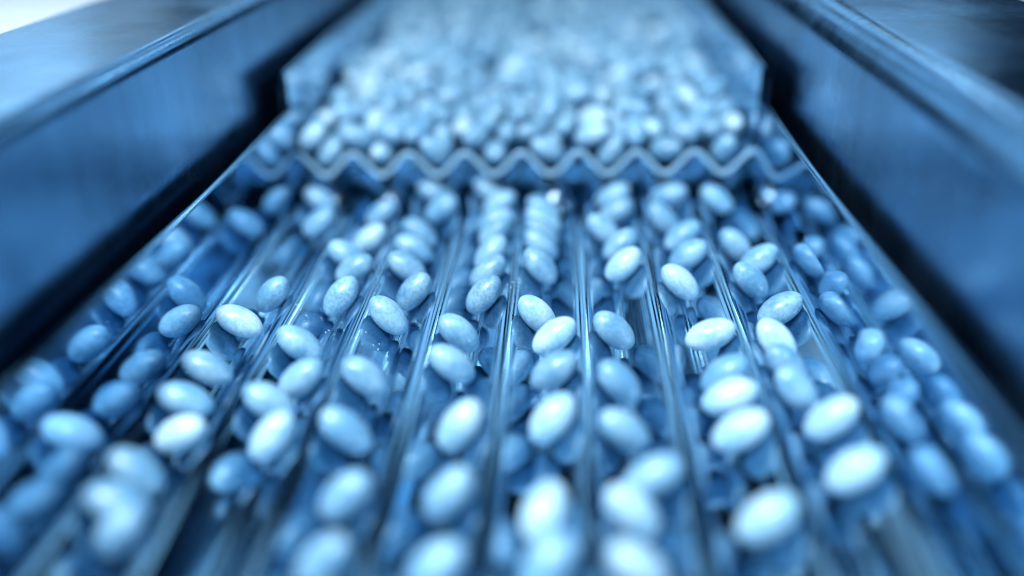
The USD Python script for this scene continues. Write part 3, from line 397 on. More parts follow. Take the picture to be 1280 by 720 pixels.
    (3.648, 10.635, 0.497, 0.461, -0.481, -0.534, 0.521), (0.694, 9.489, 0.343, 0.352, -0.042, -0.561, -0.748), (-2.734, 2.785, 0.267, 0.327, 0.596, 0.733, 0.019),
    (1.404, 0.62, -0.02, 0.21, 0.405, 0.851, 0.26), (3.683, 2.637, 0.161, 0.699, 0.212, -0.592, -0.341), (2.622, 10.713, 0.267, 0.005, -0.219, -0.265, 0.939),
    (3.789, 3.161, 0.161, 0.393, 0.471, -0.485, 0.623), (-1.733, 3.928, 0.144, 0.175, 0.786, -0.53, 0.267), (0.423, 3.487, 0.306, 0.27, -0.551, 0.253, -0.748),
    (-1.231, 2.617, 0.141, 0.159, -0.282, -0.707, 0.628), (0.705, 5.214, 0.167, 0.232, 0.752, -0.405, 0.466), (2.5, 1.394, -0.092, 0.605, -0.72, -0.061, 0.334),
    (2.535, 3.809, 0.418, 0.416, 0.614, 0.604, -0.293), (-0.754, 4.406, 0.206, 0.13, 0.598, 0.033, 0.79), (2.276, 3.987, 0.106, 0.156, -0.154, -0.464, 0.858),
    (1.74, 4.773, 0.307, 0.202, -0.799, 0.567, -0.013), (-1.516, 4.565, -0.067, 0.941, -0.302, -0.112, -0.107), (1.257, 15.792, 0.254, 0.381, -0.199, 0.011, -0.903),
    (-2.201, 4.057, 0.161, 0.665, -0.027, 0.606, 0.435), (2.499, 7.397, 0.341, 0.107, -0.356, 0.827, -0.421), (-3.788, 9.141, 0.208, 0.119, 0.088, -0.858, 0.492),
    (-3.786, 5.883, 0.322, 0.565, 0.696, 0.395, -0.199), (-3.769, 3.73, 0.138, 0.381, -0.165, -0.662, -0.624), (2.472, 9.268, 0.334, 0.527, 0.461, -0.48, 0.529),
    (1.499, 5.729, 0.335, 0.564, -0.094, 0.509, 0.643), (2.677, 6.555, 0.261, 0.549, 0.17, 0.786, 0.228), (-1.485, 7.209, 0.402, 0.655, -0.596, 0.268, 0.379),
    (0.273, 6.918, 0.193, 0.353, -0.678, -0.628, -0.146), (-3.079, 9.029, 0.201, 0.663, -0.613, 0.342, -0.259), (-3.628, 10.127, 0.444, 0.526, -0.48, 0.658, 0.243),
    (0.623, 11.505, 0.265, 0.676, 0.038, -0.575, -0.46), (1.434, 8.71, 0.363, 0.145, -0.021, -0.665, -0.732), (-3.407, 9.387, 0.318, 0.004, 0.284, -0.706, -0.648),
    (-0.321, 11.516, 0.178, 0.696, 0.081, -0.317, 0.639), (1.54, 11.58, 0.36, 0.24, -0.74, 0.621, -0.099), (-0.271, 12.518, 0.241, 0.363, -0.089, 0.925, 0.072),
    (3.74, 13.437, 0.465, 0.641, -0.692, 0.287, -0.165), (3.364, 13.816, 0.484, 0.72, -0.364, 0.584, -0.09), (-1.944, 11.881, 0.491, 0.602, -0.584, -0.101, 0.535),
    (1.715, 15.787, 0.235, 0.343, -0.162, -0.163, 0.911), (1.501, 9.978, -0.114, 0.724, -0.495, 0.294, 0.378), (-3.509, 10.839, -0.114, 0.279, 0.066, 0.769, -0.572),
    (-1.491, 10.524, -0.127, 0.612, -0.737, -0.222, -0.18), (-2.222, 8.87, 0.143, 0.063, 0.157, 0.669, -0.723), (-0.495, 9.005, -0.127, 0.398, -0.311, 0.585, 0.634),
    (0.566, 8.887, -0.048, 0.872, -0.069, 0.444, 0.196), (1.448, 8.927, -0.056, 0.826, -0.095, -0.286, -0.477), (2.432, 8.877, -0.041, 0.878, -0.147, -0.444, 0.098),
    (-2.5, 11.534, -0.13, 0.54, -0.454, 0.542, 0.456), (-2.238, 11.297, 0.134, 0.197, 0.463, 0.682, -0.531), (-1.528, 11.725, -0.075, 0.645, 0.525, 0.554, -0.022),
    (-1.749, 9.761, 0.134, 0.276, 0.184, 0.654, -0.68), (-1.491, 9.441, -0.125, 0.717, -0.637, -0.185, -0.215), (-0.503, 9.641, -0.127, 0.67, -0.698, 0.109, 0.229),
    (0.53, 9.819, -0.073, 0.783, -0.308, 0.503, 0.198), (1.478, 9.405, -0.098, 0.784, -0.406, -0.361, -0.299), (-1.753, 12.112, 0.19, 0.657, -0.167, 0.608, -0.414),
    (1.5, 12.431, -0.13, 0.455, -0.541, 0.456, 0.542), (1.739, 12.741, 0.128, 0.627, -0.587, 0.323, 0.397), (-0.501, 10.606, -0.129, 0.54, -0.446, 0.455, 0.549),
    (0.5, 10.851, -0.129, 0.475, 0.515, -0.548, 0.457), (1.771, 10.385, 0.144, 0.062, -0.081, -0.638, -0.763), (2.482, 10.538, -0.117, 0.602, -0.597, 0.49, 0.202),
    (-3.435, 11.37, -0.061, 0.809, -0.079, 0.362, 0.456), (-2.57, 13.919, -0.053, 0.818, 0.009, -0.401, -0.412), (-1.499, 13.97, -0.129, 0.55, 0.456, 0.448, -0.538),
    (0.506, 14.159, -0.129, 0.581, 0.638, -0.3, 0.406), (0.495, 11.484, -0.125, 0.153, -0.199, -0.646, -0.721), (1.514, 11.223, -0.114, 0.621, 0.762, -0.133, -0.125),
    (1.925, 11.272, 0.206, 0.66, -0.125, 0.61, -0.421), (2.532, 11.548, -0.089, 0.452, 0.829, 0.02, -0.328), (-2.485, 12.548, -0.118, 0.252, 0.46, 0.625, -0.579),
    (-1.493, 1.742, -0.128, 0.659, 0.549, -0.327, 0.397), (1.493, 2.238, -0.116, 0.083, -0.261, 0.592, 0.758), (2.507, 1.992, -0.127, 0.364, 0.355, 0.6, -0.617),
    (3.509, 2.342, -0.127, 0.222, 0.18, 0.612, -0.737), (-3.543, 2.876, -0.051, 0.737, 0.474, -0.347, -0.333), (3.738, 13.918, 0.161, 0.487, 0.213, -0.478, 0.699),
    (-3.765, 14.696, 0.146, 0.585, 0.591, -0.34, 0.44), (-2.694, 15.364, 0.217, 0.011, 0.856, 0.319, -0.408), (-2.497, 2.98, -0.121, 0.12, -0.005, 0.706, -0.698),
    (-1.729, 3.137, 0.141, 0.513, 0.244, 0.53, -0.63), (-1.503, 2.825, -0.127, 0.23, 0.111, -0.698, 0.669), (1.462, 2.819, -0.09, 0.805, 0.522, -0.195, -0.203),
    (3.51, 2.977, -0.126, 0.166, -0.23, 0.646, 0.709), (1.486, 3.986, -0.111, 0.552, 0.794, 0.25, -0.057), (3.511, 3.591, -0.113, 0.339, 0.322, -0.452, 0.76),
    (-3.491, 1.925, -0.127, 0.737, -0.613, -0.18, -0.22), (-2.506, 4.864, -0.128, 0.387, -0.319, -0.553, -0.665), (-0.541, 4.631, -0.091, 0.57, -0.099, -0.519, -0.629),
    (1.548, 4.489, -0.038, 0.029, -0.948, -0.272, 0.164), (2.259, 4.787, 0.161, 0.502, -0.327, -0.65, 0.468), (3.505, 4.642, -0.129, 0.582, -0.641, -0.296, -0.403),
    (-2.507, 5.485, -0.117, 0.484, -0.717, -0.273, -0.421), (-1.516, 5.67, -0.118, 0.701, 0.643, 0.09, -0.295), (3.5, 8.813, -0.128, 0.156, 0.179, 0.737, -0.633),
    (1.538, 5.792, -0.088, 0.469, 0.465, -0.72, 0.214), (2.492, 5.735, -0.122, 0.41, 0.274, -0.569, 0.658), (-2.504, 6.113, -0.127, 0.704, -0.705, -0.044, 0.079),
    (-1.484, 6.288, -0.114, 0.702, -0.638, -0.028, -0.315), (-0.504, 6.5, -0.124, 0.037, -0.005, -0.705, -0.708), (0.511, 6.15, -0.117, 0.618, -0.369, 0.531, 0.448),
    (1.505, 6.388, -0.129, 0.642, -0.584, -0.401, -0.294), (2.806, 4.075, 0.169, 0.194, -0.572, -0.088, -0.792), (3.768, 3.922, 0.147, 0.424, -0.42, -0.441, -0.67),
    (-3.313, 5.445, 0.213, 0.44, 0.384, -0.191, -0.789), (-1.234, 4.904, 0.173, 0.525, 0.723, 0.407, -0.188), (-0.153, 4.967, 0.181, 0.423, 0.393, -0.648, -0.496),
    (-2.216, 5.244, 0.149, 0.118, -0.152, 0.748, 0.636), (-0.782, 5.773, 0.218, 0.459, 0.791, -0.293, -0.279), (1.779, 8.072, 0.168, 0.735, -0.525, -0.428, 0.043),
    (2.251, 8.191, 0.252, 0.612, 0.113, 0.296, 0.725), (-0.116, 6.564, 0.196, 0.806, -0.382, 0.416, -0.178), (1.187, 6.48, 0.178, 0.744, 0.387, -0.54, 0.076),
    (2.16, 6.633, 0.267, 0.758, -0.293, -0.133, -0.567), (-1.061, 7.135, 0.211, 0.132, 0.349, 0.67, 0.641), (-0.297, 6.95, 0.087, 0.877, 0.142, 0.278, 0.365),
    (0.768, 7.552, 0.16, 0.06, 0.218, -0.592, -0.773), (-3.23, 10.04, 0.171, 0.025, -0.305, 0.728, -0.613), (-0.924, 10.133, 0.208, 0.437, -0.495, -0.356, 0.661),
    (-0.202, 9.63, 0.163, 0.554, 0.619, -0.433, 0.349), (0.19, 10.134, 0.166, 0.197, 0.585, -0.484, 0.62), (2.784, 7.653, 0.159, 0.342, -0.39, -0.849, 0.098),
    (-1.882, 8.279, 0.225, 0.311, -0.378, 0.774, 0.402), (-1.212, 8.145, 0.21, 0.409, 0.859, -0.192, 0.24), (0.323, 8.098, 0.206, 0.324, -0.524, -0.786, 0.052),
    (2.83, 10.316, 0.197, 0.172, 0.118, -0.896, -0.392), (3.687, 10.943, 0.207, 0.752, -0.138, -0.589, 0.263), (-3.795, 11.414, 0.162, 0.5, 0.59, 0.531, -0.345),
    (-2.823, 11.644, 0.173, 0.575, 0.635, -0.183, -0.482), (0.955, 8.706, 0.206, 0.548, 0.634, -0.322, -0.441), (2.847, 9.045, 0.182, 0.471, -0.776, -0.378, 0.179),
    (3.689, 8.738, 0.253, 0.129, -0.607, -0.352, 0.701), (-3.785, 9.726, 0.161, 0.593, 0.735, -0.216, 0.247), (0.887, 5.687, 0.196, 0.032, -0.689, -0.466, 0.554),
    (1.844, 6.164, 0.181, 0.056, 0.25, -0.784, -0.566), (2.752, 6.074, 0.125, 0.364, -0.281, 0.662, 0.592), (-3.08, 7.238, 0.21, 0.122, -0.591, 0.069, -0.794),
    (-2.512, 6.97, 0.353, 0.052, 0.167, 0.778, -0.604), (-1.151, 6.548, 0.193, 0.772, -0.546, 0.296, 0.136), (-3.789, 14.089, 0.205, 0.339, -0.846, 0.406, 0.073),
    (-3.205, 14.111, 0.177, 0.156, -0.509, 0.472, -0.703), (1.103, 9.208, 0.196, 0.571, -0.665, 0.473, -0.088), (-2.775, 10.015, 0.167, 0.517, 0.44, -0.606, 0.415),
    (3.214, 6.767, 0.153, 0.421, 0.451, -0.509, 0.601), (-2.19, 7.352, 0.161, 0.425, -0.063, 0.657, 0.62), (3.28, 7.68, 0.164, 0.431, 0.106, -0.772, -0.455),
    (-1.88, 8.721, 0.371, 0.762, 0.258, 0.048, -0.592), (0.767, 8.162, 0.155, 0.53, 0.685, 0.255, -0.429), (3.279, 8.274, 0.109, 0.4, -0.614, -0.525, -0.433),
    (3.145, 9.882, 0.185, 0.663, 0.221, -0.413, -0.584), (3.777, 9.848, 0.169, 0.849, -0.411, -0.029, -0.33), (-2.655, 11.229, 0.231, 0.804, 0.269, 0.187, 0.495),
    (-0.288, 11.032, 0.209, 0.759, -0.443, 0.477, 0.033), (1.681, 10.913, 0.16, 0.568, 0.369, 0.698, 0.233), (-1.699, 9.185, 0.172, 0.784, 0.485, 0.24, 0.305),
    (-0.87, 8.806, 0.187, 0.609, -0.252, -0.483, 0.576), (0.145, 9.11, 0.192, 0.45, 0.032, 0.854, -0.26), (-3.236, 3.272, 0.17, 0.635, 0.645, -0.09, -0.415),
    (-0.241, 3.284, 0.169, 0.7, 0.185, -0.675, 0.145), (0.787, 3.133, 0.162, 0.608, 0.657, 0.223, -0.385), (-3.144, 4.208, 0.188, 0.434, 0.653, 0.059, 0.618),
    (-2.866, 3.784, 0.186, 0.236, 0.599, 0.586, 0.492), (1.258, 14.435, 0.202, 0.791, -0.169, 0.514, 0.286), (3.575, 15.791, -0.04, 0.152, 0.828, -0.339, -0.42),
    (1.085, 11.69, 0.201, 0.651, -0.492, -0.421, 0.397), (1.788, 12.02, 0.159, 0.407, -0.437, -0.646, -0.476), (-0.261, 5.509, 0.125, 0.255, 0.172, -0.654, 0.691),
    (0.213, 5.788, 0.166, 0.347, 0.616, 0.009, -0.707), (1.955, 5.627, 0.212, 0.466, 0.599, 0.057, 0.649), (2.745, 5.443, 0.13, 0.138, -0.282, -0.642, -0.699),
    (3.717, 5.58, 0.195, 0.808, -0.137, -0.516, -0.25), (-3.785, 6.473, 0.158, 0.715, 0.584, -0.314, 0.221), (0.75, 13.018, 0.125, 0.37, 0.296, 0.565, -0.676),
    (3.258, 12.97, 0.209, 0.589, -0.434, -0.478, 0.486), (3.732, 12.44, 0.208, 0.854, -0.246, -0.435, -0.146), (3.065, 11.124, 0.207, 0.628, 0.202, -0.673, -0.335),
    (-3.127, 12.006, 0.196, 0.626, -0.613, 0.403, 0.265), (-2.257, 11.83, 0.179, 0.759, 0.316, -0.546, 0.159), (-1.215, 12.087, 0.156, 0.2, -0.163, -0.859, 0.441),
    (0.299, 11.894, 0.193, 0.328, 0.772, -0.326, -0.436), (-1.223, 13.191, 0.149, 0.697, -0.672, 0.122, -0.219), (-0.763, 13.17, 0.137, 0.644, 0.765, -0.02, 0.026),
    (1.167, 13.332, 0.182, 0.239, 0.509, 0.093, -0.822), (2.548, 13.694, 0.378, 0.018, -0.278, -0.551, 0.787), (3.308, 13.42, 0.211, 0.839, -0.332, 0.428, -0.052),
    (-3.744, 13.128, 0.21, 0.767, 0.572, 0.194, 0.217), (-1.376, 12.618, 0.274, 0.486, 0.786, -0.146, 0.352), (-1.79, 14.726, 0.195, 0.272, -0.381, 0.496, -0.731),
    (-0.215, 14.428, 0.155, 0.571, 0.224, 0.57, 0.547), (2.111, 14.659, 0.194, 0.577, -0.192, -0.506, 0.612), (3.753, 14.543, 0.126, 0.652, 0.722, -0.136, 0.19),
    (-3.74, 15.408, 0.126, 0.109, -0.322, 0.581, 0.74), (-3.216, 15.627, 0.171, 0.348, -0.418, 0.464, 0.699), (-3.715, 13.635, 0.219, 0.696, -0.411, 0.236, -0.54),
    (-2.941, 13.214, 0.241, 0.014, -0.832, -0.198, 0.519), (0.728, 4.505, 0.127, 0.66, -0.617, 0.253, 0.347), (1.123, 4.846, 0.224, 0.641, -0.342, 0.455, -0.515),
    (2.399, 4.39, 0.299, 0.822, -0.293, -0.489, 0.021), (-3.774, 4.376, 0.262, 0.133, 0.376, -0.914, 0.067), (0.211, 3.955, 0.154, 0.487, -0.612, 0.228, 0.58),
    (1.147, 3.793, 0.188, 0.728, 0.527, -0.428, -0.097), (0.151, 3.072, 0.191, 0.367, -0.147, 0.818, 0.417), (-3.226, 2.793, 0.224, 0.425, -0.43, -0.305, 0.736),
    (-2.816, 2.313, 0.169, 0.607, 0.746, 0.07, 0.266), (-1.797, 2.621, 0.175, 0.062, -0.578, 0.346, 0.736), (1.05, 2.732, 0.22, 0.222, -0.64, -0.024, -0.735),
    (-3.471, 3.989, 0.368, 0.166, 0.449, -0.762, -0.436), (-2.774, 4.531, 0.155, 0.795, -0.055, -0.591, 0.125), (-2.256, 4.611, 0.129, 0.404, -0.341, -0.545, -0.65),
    (-3.312, 5.963, 0.236, 0.528, 0.805, 0.219, -0.159), (-2.752, 5.706, 0.148, 0.046, 0.516, 0.389, -0.762), (-0.173, 3.736, 0.187, 0.35, -0.598, -0.704, 0.158),
    (0.579, 3.652, -0.046, 0.838, -0.222, 0.365, -0.338), (3.084, 3.628, 0.2, 0.235, 0.104, -0.64, 0.724), (-3.248, 4.763, 0.136, 0.205, -0.187, -0.606, -0.746),
    (-2.535, 4.233, -0.087, 0.334, -0.008, 0.838, 0.431), (-1.691, 6.58, 0.305, 0.937, -0.277, -0.174, 0.123), (-0.755, 6.268, 0.144, 0.839, -0.495, -0.214, -0.078),
    (-0.176, 4.481, 0.173, 0.57, 0.188, 0.632, -0.489), (0.294, 4.462, 0.155, 0.315, -0.834, 0.405, 0.202), (1.153, 4.318, 0.187, 0.051, -0.196, -0.533, 0.822),
    (3.212, 4.488, 0.154, 0.631, 0.739, 0.056, 0.229), (3.333, 4.964, 0.155, 0.208, -0.352, 0.431, -0.804), (2.082, 9.286, 0.202, 0.637, -0.723, 0.175, 0.202),
    (-0.749, 7.709, 0.166, 0.64, -0.645, -0.379, 0.175), (1.654, 7.635, 0.223, 0.88, 0.119, -0.398, -0.23), (-0.814, 8.285, 0.17, 0.055, 0.266, -0.754, 0.599),
    (3.234, 5.533, 0.145, 0.285, -0.211, 0.635, 0.687), (-3.74, 7.867, 0.15, 0.523, -0.239, 0.553, 0.603), (-1.997, 7.744, 0.455, 0.553, -0.719, 0.311, -0.283),
    (-2.677, 14.755, 0.206, 0.048, 0.884, -0.146, -0.442), (-2.217, 15.115, 0.156, 0.007, -0.014, 0.643, -0.766), (-1.51, 14.572, -0.113, 0.454, -0.757, -0.341, -0.324),
    (-0.521, 14.701, -0.099, 0.51, 0.804, -0.053, 0.3), (1.219, 8.296, 0.217, 0.387, 0.213, -0.438, -0.783), (2.729, 8.134, 0.18, 0.379, -0.523, 0.24, 0.725),
    (-2.197, 15.703, 0.169, 0.662, 0.518, -0.138, 0.524), (-1.517, 15.656, -0.108, 0.62, 0.519, 0.251, -0.533), (-0.918, 15.742, 0.202, 0.684, 0.56, 0.41, 0.225),
    (-0.499, 15.791, -0.039, 0.045, -0.015, -0.062, -0.997), (0.537, 15.723, -0.086, 0.217, 0.215, -0.801, -0.515), (0.247, 13.771, 0.137, 0.364, 0.36, 0.429, -0.745),
    (3.425, 13.743, -0.056, 0.244, -0.514, 0.736, -0.367), (-3.495, 14.992, -0.119, 0.506, 0.702, 0.278, -0.418), (1.309, 15.282, 0.074, 0.094, 0.042, -0.562, -0.821),
    (3.769, 15.136, 0.19, 0.633, 0.468, 0.232, -0.571), (-2.571, 1.889, -0.054, 0.417, 0.322, -0.024, -0.849), (2.211, 15.69, 0.16, 0.574, 0.638, 0.467, -0.212),
    (1.144, 14.873, 0.221, 0.302, -0.504, 0.327, -0.74), (2.927, 14.605, 0.23, 0.85, -0.199, 0.365, -0.323), (3.459, 14.823, -0.086, 0.507, -0.44, 0.715, 0.196),
    (3.775, 9.267, 0.146, 0.109, -0.058, -0.664, -0.737), (-2.242, 9.797, 0.253, 0.359, 0.601, 0.216, 0.681), (0.94, 9.843, 0.209, 0.558, 0.705, -0.181, 0.399),
    (2.249, 9.778, 0.156, 0.705, -0.525, -0.454, 0.148), (-3.331, 11.567, 0.403, 0.44, 0.559, 0.351, 0.609), (-2.014, 10.52, 0.458, 0.34, 0.374, 0.703, 0.501),
    (-3.49, 13.222, -0.1, 0.498, 0.152, 0.675, -0.523), (-2.651, 12.933, 0.118, 0.333, -0.607, -0.191, -0.696), (0.772, 13.977, 0.188, 0.756, 0.301, -0.566, 0.131),
    (-1.224, 10.473, 0.268, 0.96, -0.032, -0.107, 0.259), (2.35, 10.217, 0.235, 0.805, 0.14, 0.454, 0.356), (-3.738, 11.967, 0.258, 0.201, -0.245, 0.476, -0.821),
    (-2.486, 12.094, 0.442, 0.691, -0.307, 0.508, 0.412), (-1.445, 11.659, 0.361, 0.888, 0.183, -0.41, 0.094), (-1.768, 14.25, 0.207, 0.38, -0.079, -0.26, -0.884),
    (-0.786, 14.505, 0.158, 0.17, -0.166, 0.861, -0.45), (2.213, 14.239, 0.228, 0.379, -0.08, -0.043, 0.921), (3.782, 11.474, 0.169, 0.22, -0.206, -0.812, -0.501),
    (-1.827, 12.555, 0.207, 0.213, 0.912, 0.282, 0.209), (-0.72, 12.654, 0.199, 0.168, -0.491, -0.199, -0.831), (1.194, 12.472, 0.312, 0.676, 0.202, -0.654, -0.274),
    (-1.73, 13.2, 0.228, 0.015, -0.871, 0.09, 0.483), (-2.241, 5.872, 0.156, 0.031, -0.137, 0.56, 0.816), (-1.159, 5.409, 0.187, 0.047, -0.536, 0.158, -0.828),
    (1.839, 13.377, 0.202, 0.489, -0.373, -0.018, -0.788), (2.962, 13.754, 0.207, 0.647, -0.74, -0.127, -0.134), (-2.609, 9.493, 0.141, 0.82, -0.105, 0.499, -0.261),
    (-1.193, 9.708, 0.184, 0.301, -0.496, -0.485, 0.654), (0.238, 9.574, 0.182, 0.593, -0.547, -0.57, -0.157), (1.764, 9.712, 0.134, 0.736, 0.658, -0.131, 0.091),
    (-3.688, 10.533, 0.188, 0.598, -0.5, 0.553, -0.294), (-2.566, 10.42, -0.052, 0.281, -0.048, 0.938, -0.197), (2.799, 14.999, 0.164, 0.793, -0.102, 0.567, 0.2),
    (3.296, 15.101, 0.304, 0.538, 0.842, 0.027, 0.024), (-0.125, 10.606, 0.231, 0.428, 0.302, 0.054, 0.85), (3.743, 10.407, 0.123, 0.484, 0.558, -0.478, 0.475),
    (-1.774, 10.835, 0.153, 0.195, -0.028, -0.556, -0.808), (-1.253, 10.876, 0.152, 0.074, -0.647, -0.351, 0.673), (1.192, 11.251, 0.196, 0.64, 0.064, -0.747, 0.165),
    (0.253, 8.632, 0.174, 0.595, 0.408, 0.522, 0.455), (2.722, 8.625, 0.192, 0.386, -0.553, 0.064, 0.735), (-3.494, 12.25, -0.028, 0.694, -0.206, 0.664, -0.188),
    (-2.754, 12.41, 0.196, 0.498, 0.358, -0.699, -0.368), (0.496, 12.121, -0.127, 0.232, -0.113, -0.697, -0.669), (1.268, 12.093, 0.156, 0.685, -0.183, 0.703, -0.055),
    (2.225, 12.28, 0.147, 0.091, -0.751, -0.483, -0.442), (2.751, 12.393, 0.166, 0.434, -0.217, 0.707, -0.514), (-1.646, 10.287, 0.24, 0.012, -0.417, 0.38, -0.826),
    (-0.804, 10.684, 0.164, 0.702, -0.646, 0.275, 0.12), (-2.158, 12.863, 0.197, 0.01, 0.624, 0.298, 0.722), (1.5, 13.108, -0.13, 0.539, 0.455, 0.541, -0.458),
    (2.147, 12.704, 0.223, 0.345, -0.873, 0.326, -0.109), (-2.839, 13.645, 0.183, 0.206, -0.46, 0.654, -0.565), (-2.263, 13.712, 0.165, 0.749, 0.368, -0.551, -0.005),
    (-0.251, 13.663, 0.134, 0.088, 0.296, -0.581, 0.753), (2.948, 11.55, 0.213, 0.234, 0.787, 0.046, -0.569), (3.484, 11.26, -0.048, 0.741, -0.214, -0.623, -0.135),
    (-1.248, 5.934, 0.136, 0.528, 0.409, 0.584, -0.462), (-0.23, 6.092, 0.147, 0.31, 0.407, -0.679, -0.526), (0.434, 6.407, 0.25, 0.674, -0.684, 0.274, -0.055),
    (1.316, 6.066, 0.159, 0.126, 0.727, 0.396, -0.547), (2.275, 6.011, 0.166, 0.468, -0.523, -0.254, -0.665), (-3.429, 6.614, -0.053, 0.729, -0.095, 0.34, -0.586),
    (-1.8, 7.067, 0.157, 0.321, 0.187, -0.603, 0.706), (-1.48, 5.082, -0.115, 0.33, -0.041, 0.63, 0.702), (-1.437, 7.241, -0.056, 0.934, -0.234, 0.267, -0.036),
    (0.82, 6.982, 0.183, 0.846, -0.511, 0.149, -0.024), (2.207, 7.059, 0.17, 0.771, 0.122, -0.619, -0.093), (3.028, 7.255, 0.208, 0.599, 0.54, -0.489, -0.332),
    (3.465, 7.35, -0.086, 0.472, -0.833, 0.284, -0.049), (-3.271, 8.003, 0.211, 0.675, -0.565, 0.447, 0.155), (-2.577, 7.56, -0.044, 0.219, -0.847, 0.312, -0.369),
    (-2.256, 7.864, 0.16, 0.614, 0.661, -0.071, -0.425), (-1.214, 7.63, 0.161, 0.309, -0.888, 0.036, 0.338), (-0.112, 8.231, 0.197, 0.641, -0.564, -0.336, -0.397),
    (0.465, 7.822, -0.077, 0.381, 0.437, 0.247, -0.776), (1.162, 7.857, 0.207, 0.726, -0.059, 0.683, -0.059), (2.449, 7.963, -0.082, 0.425, -0.029, -0.433, 0.794),
    (3.787, 7.796, 0.157, 0.062, 0.158, 0.706, -0.688), (-3.093, 8.501, 0.203, 0.7, 0.273, 0.598, 0.279), (2.698, 14.198, 0.222, 0.173, 0.365, 0.06, -0.913),
    (3.226, 14.18, 0.187, 0.124, 0.397, -0.675, -0.61), (-3.116, 15.094, 0.204, 0.63, -0.246, -0.734, -0.059), (-1.826, 15.343, 0.234, 0.363, 0.931, -0.02, 0.03),
    (-1.234, 14.862, 0.142, 0.569, 0.479, -0.49, 0.455), (0.196, 15.252, 0.16, 0.25, -0.259, -0.673, -0.646), (0.883, 15.572, 0.265, 0.425, -0.685, 0.183, 0.562),
    (2.12, 15.12, 0.196, 0.055, -0.661, -0.509, -0.548), (-0.561, 3.505, -0.044, 0.517, 0.416, -0.334, -0.669), (1.485, 3.406, -0.112, 0.642, -0.343, -0.475, -0.495),
    (-3.651, 1.592, 0.129, 0.17, 0.67, -0.3, -0.657), (-2.541, 1.399, -0.078, 0.095, 0.648, -0.536, 0.533), (3.314, 1.787, 0.075, 0.808, 0.543, -0.183, 0.135),
    (1.495, 15.679, -0.129, 0.642, 0.583, 0.401, -0.294), (1.727, 15.276, 0.109, 0.478, 0.559, -0.567, 0.372), (2.57, 15.764, -0.059, 0.775, -0.37, 0.141, -0.493),
    (-1.382, 4.133, 0.008, 0.391, 0.702, -0.576, 0.151), (0.505, 4.175, -0.117, 0.181, -0.139, -0.779, -0.584), (1.926, 4.321, 0.204, 0.762, -0.643, 0.038, -0.071),
    (-3.762, 5.313, 0.158, 0.766, 0.613, 0.009, 0.195), (-1.78, 5.009, 0.16, 0.685, 0.671, -0.261, 0.114), (0.327, 2.653, 0.084, 0.634, 0.747, -0.145, -0.14),
    (-2.331, 3.338, 0.184, 0.418, -0.226, 0.074, 0.877), (-2.204, 6.453, 0.162, 0.626, -0.61, 0.161, -0.458), (-0.513, 7.238, 0.292, 0.58, 0.142, 0.706, 0.381),
    (0.134, 7.378, 0.186, 0.507, -0.209, -0.616, 0.565), (-3.729, 4.797, 0.269, 0.23, -0.35, -0.128, 0.899), (2.511, 3.164, -0.119, 0.536, 0.455, -0.6, 0.383),
    (-3.518, 4.456, -0.114, 0.321, -0.032, -0.633, -0.704), (0.254, 5.283, 0.148, 0.491, 0.87, 0.036, 0.012), (1.312, 5.298, 0.067, 0.172, 0.445, 0.735, 0.482),
    (2.496, 5.105, -0.129, 0.642, 0.583, 0.401, -0.294), (-3.549, 6.161, -0.063, 0.308, 0.376, 0.208, -0.849), (-2.814, 6.14, 0.202, 0.238, 0.749, 0.044, -0.616),
    (-1.813, 6.16, 0.196, 0.079, 0.725, -0.13, -0.672), (-2.805, 8.038, 0.167, 0.522, 0.832, 0.08, 0.17), (-2.817, 6.63, 0.172, 0.442, 0.141, -0.642, -0.611),
    (0.447, 14.698, -0.044, 0.736, 0.044, -0.558, -0.38), (2.487, 14.603, -0.11, 0.263, 0.424, 0.456, -0.737), (3.492, 14.258, -0.127, 0.693, 0.663, 0.252, -0.133),
    (-2.496, 15.58, -0.126, 0.194, 0.153, 0.625, -0.741), (-0.492, 15.284, -0.116, 0.477, 0.722, 0.273, -0.42), (0.517, 15.191, -0.117, 0.483, 0.21, 0.606, -0.597),
    (-2.503, 13.381, -0.126, 0.705, 0.704, -0.045, -0.076), (-0.499, 13.383, -0.129, 0.544, -0.453, -0.469, -0.528), (0.276, 14.385, 0.208, 0.375, 0.413, -0.803, 0.21),
    (-3.298, 14.716, 0.176, 0.809, -0.433, -0.343, 0.201), (-1.989, 15.086, 0.515, 0.235, 0.143, -0.592, -0.758), (-1.935, 13.496, 0.488, 0.561, -0.656, -0.247, -0.44),
    (0.119, 12.77, 0.247, 0.224, 0.335, 0.903, 0.147), (-2.252, 14.575, 0.143, 0.035, 0.945, -0.133, -0.298), (-0.5, 14.049, -0.13, 0.536, -0.458, 0.542, 0.456),
    (-1.582, 9.508, 0.481, 0.21, 0.102, 0.732, 0.64), (3.247, 9.213, 0.153, 0.473, 0.13, 0.706, -0.512), (-3.011, 9.518, 0.353, 0.598, 0.323, 0.383, -0.625),
    (0.677, 15.168, 0.286, 0.535, -0.438, -0.627, -0.358), (-2.759, 14.025, 0.421, 0.804, 0.329, -0.493, -0.048), (-1.268, 14.19, 0.173, 0.558, 0.057, 0.764, -0.32),
    (3.467, 15.322, -0.073, 0.168, 0.425, 0.657, 0.6), (3.714, 11.922, 0.345, 0.086, 0.835, 0.228, -0.493), (-1.789, 12.914, 0.534, 0.401, 0.707, -0.036, 0.581),
    (1.761, 12.404, 0.444, 0.608, 0.581, 0.484, 0.241), (-1.517, 11.053, 0.445, 0.169, -0.463, -0.787, -0.371), (3.174, 10.697, 0.205, 0.139, 0.678, -0.286, -0.663),
    (-0.748, 12.11, 0.162, 0.469, -0.785, 0.199, 0.352), (-2.51, 10.904, -0.118, 0.376, 0.61, -0.468, 0.518), (-2.216, 10.723, 0.154, 0.777, -0.598, 0.189, -0.052),
